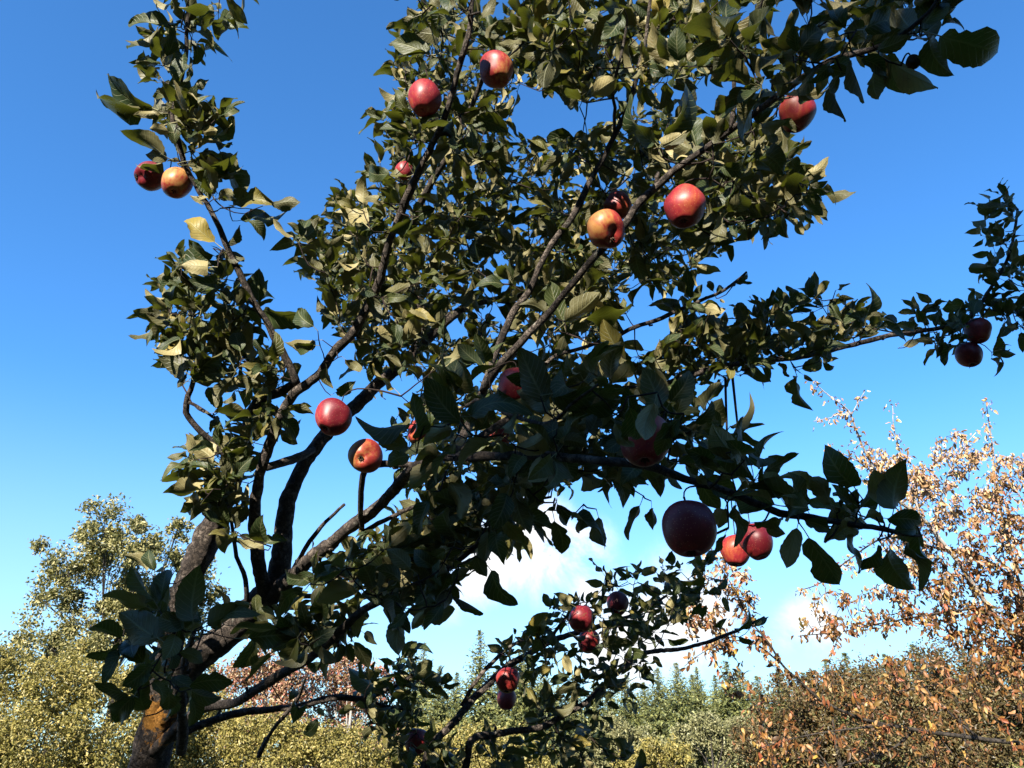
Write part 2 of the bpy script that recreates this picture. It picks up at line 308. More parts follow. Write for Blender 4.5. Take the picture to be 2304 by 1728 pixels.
# ------------------------------------------------------------------ apple leaves
def leaf_shape(rows, cols, fold, curl, wave, ratio, bite=0, tw=0.0, seed=0, serr=0.016, petiole=0.3):
    """unit leaf: base at the origin, tip near +Y, upper face +Z; stalk runs back along -Y"""
    r = np.random.default_rng(seed); V = []; uv = []
    ph = r.uniform(0, 6.28, 3)
    half = cols // 2; nib = {}; sick = r.uniform(-.22, .22) if petiole else r.uniform(-.12, .12)
    if bite:
        for _ in range(int(r.integers(0, 3))):
            s0 = r.choice([-1, 1]); i0 = int(r.integers(2, max(3, rows - 1))); dp = r.uniform(.45, .8)
            for q_, f_ in ((-1, .35), (0, 1.0), (1, .45)): nib[(s0, i0 + q_)] = 1 - (1 - dp) * f_
    for i in range(rows + 1):
        t = i / rows
        w = ratio * 0.5 * (math.sin(math.pi * min(1, t ** 0.97)) ** 0.58) * (1 - 0.42 * t ** 7) if 0 < t < 1 else 0.006
        a = curl * t
        y = math.sin(a) / curl if abs(curl) > 1e-3 else t
        z = -(1 - math.cos(a)) / curl if abs(curl) > 1e-3 else 0
        for j in range(-half, half + 1):
            s = j / half
            ww = w
            if abs(j) == half:
                ww *= 1 + serr * (1 if i % 2 else -1) * 2
                ww *= 1 + 0.025 * r.normal()
                ww *= nib.get((1 if j > 0 else -1, i), 1.0)
            x = s * ww + sick * math.sin(math.pi * t) * .5
            zz = z + fold * abs(s) * ww + wave * math.sin(t * 9 + ph[0] + (1.5 if s > 0 else 0)) * abs(s) ** 2 * 0.06
            c, sn = math.cos(tw * t), math.sin(tw * t)
            V.append((x * c - (zz - z) * sn, y, z + x * sn + (zz - z) * c)); uv.append((s, t))
    nc = 2 * half + 1; Q = []
    for i in range(rows):
        for j in range(nc - 1):
            q = i * nc + j; Q.append((q, q + 1, q + nc + 1, q + nc))
    if petiole:
        b = len(V); r0 = 0.011
        for (y, z, rr) in ((0.02, 0.0, r0), (-petiole * 0.5, -0.012, r0), (-petiole, 0.0, r0 * 1.3)):
            for k in range(3):
                a = k * 2.094 + 1.57; V.append((math.cos(a) * rr, y, z + math.sin(a) * rr)); uv.append((0, 0.02))
        for i in range(2):
            for k in range(3): Q.append((b + i * 3 + k, b + i * 3 + 3 + k, b + i * 3 + 3 + (k + 1) % 3, b + i * 3 + (k + 1) % 3))
    V = np.array(V); tip = V[rows * nc + half]; a = -math.atan2(tip[2], tip[1]); L = math.hypot(tip[1], tip[2])
    Rx = np.array([[1, 0, 0], [0, math.cos(a), -math.sin(a)], [0, math.sin(a), math.cos(a)]])
    V[:nc * (rows + 1)] = V[:nc * (rows + 1)] @ Rx.T / L
    return V, np.array(Q), np.array(uv)
HI = []; 
for k in range(14):
    rr = np.random.default_rng(100 + k)
    HI.append(leaf_shape(14, 4, rr.uniform(0.15, 0.75), rr.uniform(-0.3, 1.9), rr.uniform(0.5, 1.9), rr.uniform(0.45, 0.57), bite=(1.0 if k % 3 == 0 else 0.25), tw=rr.uniform(-0.7, 0.7), seed=k))
LO = []
for k in range(16):
    rr = np.random.default_rng(300 + k)
    LO.append(leaf_shape(7, 4, rr.uniform(0.15, 0.9), rr.uniform(-0.3, 2.2), rr.uniform(0.5, 1.9), rr.uniform(0.33, 0.50), bite=(0.9 if k % 4 == 0 else 0), tw=rr.uniform(-0.9, 0.9), seed=50 + k, serr=0.015))
HI_ME = [mesh_np('leaf', v, q, M_leaf, u, np.full(len(v), (k * 0.377) % 1)) for k, (v, q, u) in enumerate(HI)]
def frame(base, axis, normal, L):
    y = nrm(axis); z = nrm(normal - y * (normal @ y)); x = np.cross(y, z)
    return np.stack([x * L, y * L, z * L], 1), np.asarray(base)      # columns
def m4(Mx, b):
    return Matrix([[Mx[0, 0], Mx[0, 1], Mx[0, 2], b[0]], [Mx[1, 0], Mx[1, 1], Mx[1, 2], b[1]], [Mx[2, 0], Mx[2, 1], Mx[2, 2], b[2]], [0, 0, 0, 1]])
def rot_about(v, k, a):
    k = nrm(k); return v * math.cos(a) + np.cross(k, v) * math.sin(a) + k * (k @ v) * (1 - math.cos(a))
# ------------------------------------------------------------------ apple tree: limbs
# every limb: (bearing x, bearing y, distance in m, radius in thousandths of the view) traced along its run
LIMBS = [
 ('trunk', [(300,1905,2.34,70),(310,1790,2.34,56),(330,1690,2.34,47),(345,1610,2.33,40),(362,1520,2.30,34),(385,1420,2.26,34),(405,1340,2.24,35),(440,1260,2.22,33),(468,1195,2.22,31),(497,1140,2.22,28),(525,1065,2.22,24),(548,1005,2.22,19),(569,925,2.22,16),(590,893,2.22,13),(634,877,2.22,13),(668,858,2.2,13)]),
 ('branch', [(315,1740,2.34,36),(345,1672,2.32,30),(390,1585,2.30,33),(440,1492,2.28,35),(506,1440,2.27,38),(553,1396,2.26,37),(597,1345,2.25,36),(625,1300,2.26,28),(637,1210,2.28,24),(643,1140,2.3,22),(668,1075,2.33,19),(700,1022,2.36,18),(740,970,2.4,17),(775,935,2.42,17),(815,902,2.45,17),(852,866,2.48,16),(890,836,2.5,15),(922,805,2.54,14),(955,768,2.58,13),(985,741,2.6,12),(1017,712,2.64,11),(1055,687,2.68,9),(1100,676,2.72,7),(1150,665,2.76,6),(1200,658,2.8,5),(1262,662,2.85,4),(1330,640,2.9,3),(1400,625,2.95,2.5)]),
 ('branch', [(600,1345,2.24,24),(590,1300,2.2,19),(580,1220,2.16,17),(575,1146,2.12,15),(583,1080,2.1,14),(605,1010,2.08,14),(628,955,2.07,12),(645,910,2.07,11),(670,872,2.06,11),(700,850,2.06,11),(725,827,2.05,11),(761,777,2.04,11),(797,741,2.03,10),(833,687,2.02,10),(860,630,2.0,10),(880,545,1.96,9),(909,465,1.92,9),(930,415,1.9,9),(955,365,1.88,8),(982,305,1.86,8),(1003,258,1.84,8),(1026,180,1.82,7),(1045,110,1.8,7),(1056,60,1.79,6),(1064,-20,1.78,5),(1075,-90,1.77,3)]),
 ('branch', [(668,868,2.06,10),(655,835,2.05,9),(636,792,2.04,9),(616,757,2.03,9),(597,720,2.02,8),(576,687,2.01,8),(560,655,2.0,8),(547,630,2.0,7.5),(518,567,1.99,7),(488,499,1.98,6.5),(452,434,1.97,6),(423,380,1.96,6),(400,315,1.95,6),(386,255,1.95,5),(405,203,1.95,4.5),(416,155,1.95,4.5),(420,80,1.95,4.5),(423,36,1.95,4.5),(425,-20,1.95,4),(428,-80,1.95,3)]),
 ('branch', [(590,1375,2.26,26),(620,1335,2.22,22),(651,1305,2.18,19),(687,1268,2.13,18),(741,1227,2.07,17),(800,1177,2.0,16),(858,1133,1.92,15),(908,1078,1.82,14),(935,1050,1.74,13),(975,1036,1.66,12),(1025,1028,1.57,11),(1125,1026,1.43,10.5),(1234,1030,1.33,10.5),(1342,1034,1.25,10.5),(1451,1048,1.2,10),(1523,1073,1.17,10),(1592,1094,1.15,9),(1649,1116,1.14,9),(1723,1147,1.13,8.5),(1785,1168,1.13,8),(1837,1174,1.13,8),(1899,1180,1.13,8),(1965,1184,1.13,7),(2031,1197,1.13,5),(2070,1206,1.13,3)]),
 ('branch', [(1010,1030,1.6,10),(1040,985,1.66,11),(1066,930,1.72,11.5),(1085,880,1.76,11),(1096,840,1.78,10),(1108,805,1.79,9),(1136,741,1.8,9),(1162,694,1.81,8.5),(1191,656,1.82,8.5),(1213,605,1.82,8),(1245,545,1.82,8),(1282,500,1.82,8),(1312,450,1.82,8),(1336,401,1.82,7.5),(1365,350,1.81,7),(1394,289,1.8,7),(1419,235,1.8,6),(1437,163,1.79,5.5),(1452,100,1.78,5),(1462,30,1.77,4.5),(1470,-60,1.76,3)]),
 ('branch', [(1086,878,1.75,9),(1105,850,1.72,9),(1125,820,1.7,9),(1162,785,1.68,9),(1191,752,1.67,9),(1227,714,1.66,9),(1270,660,1.64,9),(1299,622,1.63,9),(1324,593,1.62,9),(1358,556,1.61,9),(1401,506,1.6,9),(1437,456,1.59,9),(1495,405,1.58,9),(1550,362,1.56,8.5),(1602,325,1.54,8.5),(1649,288,1.5,8.5),(1703,248,1.45,8),(1757,208,1.4,8),(1829,158,1.34,8),(1884,131,1.3,7.5),(1956,112,1.26,7),(2010,88,1.23,6),(2050,62,1.2,6),(2095,20,1.18,5),(2140,-50,1.16,4)]),
 ('branch', [(922,805,2.52,9),(935,770,2.55,9),(942,735,2.57,9),(941,690,2.58,9),(936,640,2.58,9),(926,570,2.55,8),(928,510,2.5,8),(938,467,2.45,8),(960,425,2.42,8),(978,392,2.4,8),(1003,354,2.38,8),(1030,300,2.36,7),(1062,235,2.34,6),(1090,160,2.3,5),(1120,60,2.28,3)]),
 ('branch', [(1040,1015,1.72,9),(1120,960,1.76,9),(1210,915,1.82,8.5),(1300,888,1.88,8),(1397,876,1.93,8),(1469,872,1.97,8),(1541,853,2.0,7.5),(1612,832,2.04,7.5),(1685,818,2.1,7),(1775,807,2.16,6.5),(1829,800,2.2,6.5),(1884,785,2.24,6),(1938,771,2.28,5.5),(1992,757,2.31,5.5),(2064,746,2.35,5.5),(2137,733,2.38,5),(2184,712,2.4,5),(2220,662,2.4,4.5),(2250,615,2.4,4),(2275,560,2.4,3.5),(2290,470,2.4,2.5)]),
 ('branch', [(640,1338,2.22,9),(687,1341,2.2,6),(741,1338,2.18,5.5),(800,1325,2.16,5),(850,1318,2.14,4)]),
 ('branch', [(597,1360,2.24,10),(615,1364,2.22,7),(669,1366,2.2,6),(750,1365,2.16,6),(804,1346,2.12,6),(858,1331,2.08,6),(930,1325,2.04,5.5),(985,1325,2.02,5),(1025,1334,2.0,4.5)]),
 ('branch', [(345,1690,2.3,16),(400,1638,2.22,14),(445,1605,2.16,12),(481,1588,2.12,11),(535,1580,2.06,11),(579,1557,2.0,11),(633,1524,1.94,11),(687,1490,1.88,11),(723,1464,1.84,10),(760,1433,1.8,10),(804,1392,1.76,10),(860,1352,1.72,9),(915,1325,1.7,8.5),(967,1304,1.68,8),(1021,1272,1.66,7),(1075,1229,1.64,6),(1130,1189,1.62,5),(1177,1150,1.6,4.5),(1200,1128,1.6,4),(1240,1118,1.6,3)]),
 ('branch', [(340,1700,2.32,16),(372,1672,2.32,11),(427,1645,2.34,9),(488,1621,2.36,8.5),(542,1606,2.38,8.5),(615,1598,2.4,8),(687,1587,2.42,7.5),(750,1571,2.44,7),(822,1573,2.46,6),(877,1549,2.48,5),(913,1530,2.5,4),(940,1500,2.5,3)]),
 ('branch', [(815,1573,2.46,5),(873,1589,2.46,4),(930,1600,2.46,3)]),
 ('branch', [(930,1760,2.3,10),(967,1672,2.34,9),(1021,1615,2.4,8.5),(1057,1572,2.46,8.5),(1097,1535,2.52,8.5),(1148,1494,2.6,8),(1202,1464,2.68,7.5),(1238,1444,2.74,7),(1285,1428,2.8,6.5),(1336,1417,2.84,6),(1387,1398,2.88,5),(1437,1381,2.9,4),(1500,1340,2.95,3)]),
 ('branch', [(1040,1590,2.44,6),(1062,1545,2.46,5),(1097,1500,2.5,5),(1140,1461,2.55,4.5),(1177,1439,2.58,4)]),
 ('branch', [(1030,1760,2.3,9),(1062,1674,2.32,8.5),(1112,1661,2.34,8),(1166,1649,2.36,7.5),(1213,1642,2.38,7.5),(1256,1622,2.4,7),(1307,1594,2.44,6.5),(1343,1562,2.48,6.5),(1372,1537,2.52,6),(1401,1504,2.56,6),(1437,1476,2.6,5.5),(1481,1468,2.64,5),(1550,1457,2.68,4.5),(1636,1428,2.72,4),(1688,1406,2.75,3.5),(1720,1388,2.76,2.5)]),
 ('branch', [(1380,765,1.98,5),(1415,742,2.0,5),(1487,716,2.03,5),(1558,682,2.06,4.5),(1612,660,2.08,4),(1656,633,2.1,3.5),(1680,612,2.1,2.5)]),
 ('branch', [(1225,820,2.0,5),(1252,799,2.02,4.5),(1306,784,2.04,4.5),(1350,769,2.06,4)]),
 ('branch', [(520,1040,2.2,9),(497,1013,2.18,8),(453,972,2.15,7.5),(431,950,2.14,7),(419,930,2.13,7),(424,893,2.12,6.5),(435,862,2.11,6),(440,820,2.1,5),(455,770,2.1,4)]),
 ('branch', [(424,905,2.12,4),(440,913,2.12,4),(468,929,2.1,4),(490,945,2.09,3)]),
 ('branch', [(555,1360,2.22,6),(552,1320,2.2,5.5),(548,1288,2.2,5.5),(533,1252,2.2,5),(526,1211,2.2,5),(520,1170,2.2,4)]),
 ('branch', [(655,1290,2.16,6),(676,1251,2.14,5),(705,1208,2.12,5),(741,1168,2.1,4.5),(775,1135,2.08,4)]),
 ('branch', [(815,1200,2.0,7),(840,1186,1.98,6),(895,1160,1.96,5),(942,1139,1.94,4.5),(985,1120,1.92,3.5)]),
 ('branch', [(600,1052,2.08,11),(640,1042,2.14,11),(670,1030,2.2,10),(705,1012,2.34,9)]),
 ('branch', [(815,1190,1.98,7),(811,1150,1.92,7),(814,1105,1.88,7),(822,1060,1.84,7),(850,1046,1.8,8),(900,1045,1.76,8),(945,1048,1.72,8)]),
 ('branch', [(1645,292,1.5,6),(1651,235,1.5,5),(1652,180,1.5,5),(1660,120,1.5,4.5),(1668,85,1.5,3)]),
 ('branch', [(1383,300,1.8,4.5),(1386,240,1.78,4),(1382,195,1.76,4),(1400,130,1.75,3.5),(1410,60,1.74,3)]),
 ('branch', [(600,1660,2.5,5),(582,1700,2.5,5),(614,1640,2.45,5),(644,1606,2.4,5),(675,1560,2.35,4),(690,1520,2.3,3.5)]),
 ('branch', [(408,1690,2.2,13),(412,1640,2.1,12),(414,1560,2.0,10),(418,1480,1.9,8),(432,1435,1.8,6),(440,1400,1.7,5)]),
 ('branch', [(1236,1444,2.74,4),(1256,1410,2.74,4),(1290,1370,2.74,3)]),
 ('branch', [(1330,1420,2.84,4),(1340,1375,2.84,4),(1361,1330,2.84,3.5),(1366,1290,2.84,3)]),
 ('branch', [(1050,915,1.74,5),(1085,900,1.66,5),(1150,935,1.5,5),(1235,955,1.36,5),(1300,900,1.3,4),(1345,865,1.26,3.5)]),
]
def sml(R): return R
apple_tree = thing('apple_tree', 'gnarled apple tree with dark bark, leafy boughs and red fruit spreading over the view', 'tree', tuple(at(300, 1905, 2.34) * [1, 1, 0]))
ORG = np.array(apple_tree.location)
NODES = []; BR = []
for nm, pts in LIMBS:
    P = np.array([at(x, y, d) for x, y, d, r in pts]); R = np.array([r * d / FPX * (.86 if r > 12 else .95) for x, y, d, r in pts])
    if nm == 'trunk':                                   # carry the trunk on down into the meadow
        f = P[0]; P = np.vstack([[f[0] - .10, f[1] + .05, -.15], [f[0] - .07, f[1] + .03, .10], [f[0] - .03, f[1] + .01, .55], P]); R = np.concatenate([[.17, .12, .10], R])
    if pts[0][1] > 1755 and nm == 'branch':             # low limbs rise from the trunk below the view
        f = P[0]; t0 = at(315, 1800, 2.34)
        P = np.vstack([t0, t0 * .65 + f * .35 + [0, 0, -.16], t0 * .25 + f * .75 + [0, 0, -.10], P]); R = np.concatenate([[.03, .022, .017], R])
    S, SR = spline(P, R, 0.013 if R.max() > .02 else .018)
    wob = np.cumsum(rng.normal(size=S.shape), axis=0); wob -= np.linspace(0, 1, len(S))[:, None] * wob[-1]
    S = S + wob * 0.0009
    SR = SR * (1 + 0.10 * np.sin(np.arange(len(S)) * rng.uniform(.25, .5) + rng.uniform(0, 6)) * rng.uniform(.3, 1) + 0.016 * rng.normal(size=len(S)))
    BR.append((nm, S, SR)); NODES.append(np.c_[S, SR])
for nm, S, SR in BR:
    big_ = SR.max() > 0.015
    a = Acc(); a.add(*tube(S, SR, 16 if big_ else 8, 0.10 if big_ else 0.07))
    # knots, spur stubs and broken twig ends
    for i in range(6, len(S) - 4):
        if rng.random() < 0.055:
            d = nrm(rng.normal(size=3)); tdir = nrm(S[i + 1] - S[i]); d = nrm(d - tdir * (d @ tdir) + 0.5 * tdir)
            L = SR[i] + rng.uniform(.006, .03); r0 = min(SR[i] * .55, .0045)
            a.add(*tube(np.array([S[i], S[i] + d * L * .7, S[i] + nrm(d + .4 * rng.normal(size=3)) * L]), np.array([r0 * 1.3, r0, r0 * .8]), 6, .15))
    obj(nm, a.mesh(nm, M_bark), apple_tree, -ORG)
TREE = np.vstack(NODES)
TPX = np.stack(proj(TREE[:, :3]), 1)

# ------------------------------------------------------------------ apples
# (bearing x, y, radius there, skin, lean of the fruit, label)
APPLES = [
 (338,396,32,0,(.9,.1,-.2),'left apple of the pair on the tall left shoot, its dented side to the left'),
 (398,412,33,1,(-.1,.3,.3),'right apple of the pair on the tall left shoot, half sunlit yellow and half dark'),
 (956,222,36,0,(.1,.1,.3),'red apple beside the dark upright bough, upper left of the crown, its lower half shadowed'),
 (1117,157,37,1,(-.2,.2,.2),'topmost apple, dark on its left half, under the leaves near the top edge'),
 (1793,253,38,0,(.2,-.3,.4),'dark red apple at the right of the crown below the shaded top right bough'),
 (1540,465,44,0,(.15,.1,.35),'large smooth red apple right of the long diagonal bough, mid right of the crown'),
 (1364,517,42,1,(-.3,.3,-.3),'lumpy red and orange apple with a deep cleft, in front of another apple'),
 (1390,463,30,0,(.1,.1,.2),'red apple half hidden behind the lumpy cleft apple'),
 (750,938,38,0,(.35,.4,.3),'bright red shiny apple with a small pit, beside the thick bough at lower left'),
 (822,1027,37,1,(0,1.25,.1),'flattened red and yellow apple showing its open eye, just below the shiny red apple'),
 (945,972,27,1,(.2,.2,.2),'small red and yellow apple partly covered by leaves, left of the dark cleft one'),
 (1125,980,27,1,(0,.5,.1),'orange red apple almost covered by a sharp leaf shadow, above the long dark bough'),
 (1162,871,42,0,(.1,.1,.2),'dull red apple in shade behind large leaves in the middle of the tree'),
 (1451,990,56,0,(.1,.2,.2),'very large dark apple behind shaded leaves, resting above the long dark bough'),
 (1552,1190,60,0,(.05,.1,.1),'biggest and darkest apple, hanging under the near right bough against the sky'),
 (1655,1238,33,0,(.2,.1,.1),'left and lower of the two touching red apples hanging under the near right bough'),
 (1701,1217,36,0,(-.2,.1,.1),'right of the two touching red apples hanging under the near right bough'),
 (2200,744,27,0,(.1,.2,.1),'upper dark apple at the far right end of the right bough'),
 (2180,798,27,0,(0,.1,.1),'lower round dark apple at the far right end of the right bough'),
 (1390,1358,23,0,(.2,.1,.1),'small red apple with a bright patch high in the lower right spray'),
 (1307,1392,27,0,(.1,.1,.1),'upper of two dark apples in shade on the lower right spray'),
 (1325,1443,24,0,(0,.2,0),'lower of two dark apples in shade on the lower right spray'),
 (1142,1530,26,1,(.1,.2,.1),'red apple with a pale yellow patch, hanging before the spruces'),
 (1140,1572,21,0,(0,.1,0),'dark apple directly below the one with a pale yellow patch'),
 (938,1668,26,0,(.1,.3,.1),'red apple at the bottom edge beside the low bough'),
 (910,385,19,0,(.1,.1,.1),'small dim apple hidden in leaves at the left edge of the crown'),
 (2055,140,15,2,(.1,.1,.1),'tiny dark shrivelled fruit hanging between leaves at top right'),
]
def apple_mesh(R, skin, seed, dent=0.0, kdir=None):
    r = np.random.default_rng(seed); nu, nv = 30, 22; V = []
    ph = r.uniform(0, 6.28); sq = r.uniform(1.06, 1.2); lob = r.uniform(.01, .045); kd = nrm(r.normal(size=3) + [0, 0, -.2]); l2 = r.uniform(.0, .05)
    if kdir is not None: kd = nrm(kdir)
    for i in range(nv + 1):
        p = math.pi * i / nv
        for j in range(nu):
            th = 2 * math.pi * j / nu
            rad = math.sin(p) * (1 + .06 * math.cos(p)) * (1 + lob * math.cos(5 * th + ph) * (p / math.pi) ** 2 + l2 * math.cos(2 * th + ph))
            z = math.cos(p) * sq - .44 * math.exp(-(p / .34) ** 2) + .26 * math.exp(-((math.pi - p) / .26) ** 2)
            v = np.array([rad * math.cos(th), rad * math.sin(th), z])
            if dent:
                d_ = nrm(v); a_ = d_ @ kd; v = v * (1 - dent * math.exp(-((1 - a_) / .09)) - .10 * dent * math.exp(-(abs(d_[0] * kd[1] - d_[1] * kd[0]) / .12)))
            lump = 1 + .06 * math.sin(2.3 * v[0] + 3 * v[2] + ph) * math.cos(2.1 * v[1] - v[2] + 2 * ph) + .05 * v[0] * math.cos(ph) * (1 - v[2]) * .5
            V.append(v * R * lump)
    Q = [(i * nu + j, (i + 1) * nu + j, (i + 1) * nu + (j + 1) % nu, i * nu + (j + 1) % nu) for i in range(nv) for j in range(nu)]
    return mesh_np('apple_body', V, np.array(Q), skin)
TARGETS = []     # points that still need a twig: (point, is_fruit)
AP = []
for k, (x, y, r, sk, ln, lab) in enumerate(APPLES):
    d = .0375 * FPX / r if sk < 2 else 1.25
    if k == 25: d = 2.15
    if k == 7: d = 1.95
    c = at(x, y, d); R = r * d / FPX * 1.03
    up = nrm([ln[0], ln[1], 1.0 + 0 * ln[2]]) if k != 9 else nrm([.1, .95, .5])
    if k == 0: up = nrm([.9, .3, .5])
    t = thing('apple', lab, 'apple', tuple(c), 'apples on the tree')
    zq = Vector(up).to_track_quat('Z', 'Y'); t.rotation_euler = zq.to_euler()
    skin = M_apple_p if k in (1, 9, 22) else [M_apple, M_apple_y, M_calyx][sk]
    dv = {6: (.34, .55, -.1), 9: (.22, .4, .3), 0: (.3, -.75, 0), 8: (.16, .45, .1)}.get(k)
    kdir = None if dv is None else np.array(zq.to_matrix()).T @ (nrm(CAM - c) + RGT * dv[1] + UPV * dv[2])
    body = obj('apple_body', apple_mesh(R, skin, 900 + k, dv[0] if dv else 0.0, kdir), t)
    body.rotation_euler = (0, 0, rng.uniform(0, 6.28) if k not in (0, 1, 3, 6, 8, 9, 22) else {1: 1.2, 22: 5.4, 3: 2.4}.get(k, 0.0))
    s = Acc(); s.add(*tube(np.array([[0, 0, R * .60], [R * .05, 0, R * .92], [R * .12, R * .05, R * 1.25]]), np.array([.0014, .0012, .0018]), 6, .05))
    obj('stem', s.mesh('stem', M_twig), t)
    cz = Acc()
    for q in range(5):
        a_ = q * 1.2566; b0 = np.array([math.cos(a_) * R * .07, math.sin(a_) * R * .07, -R * .84]); b1 = b0 + np.array([math.cos(a_) * R * .10, math.sin(a_) * R * .10, -R * .14])
        cz.add(*tube(np.array([b0, (b0 + b1) / 2 + [0, 0, -.001], b1]), np.array([R * .06, R * .05, R * .012]), 5))
    obj('calyx', cz.mesh('calyx', M_calyx), t)
    Mq = np.array(zq.to_matrix()); TARGETS.append((c + Mq @ np.array([R * .12, R * .05, R * 1.25]), True)); AP.append((x, y, r, d))

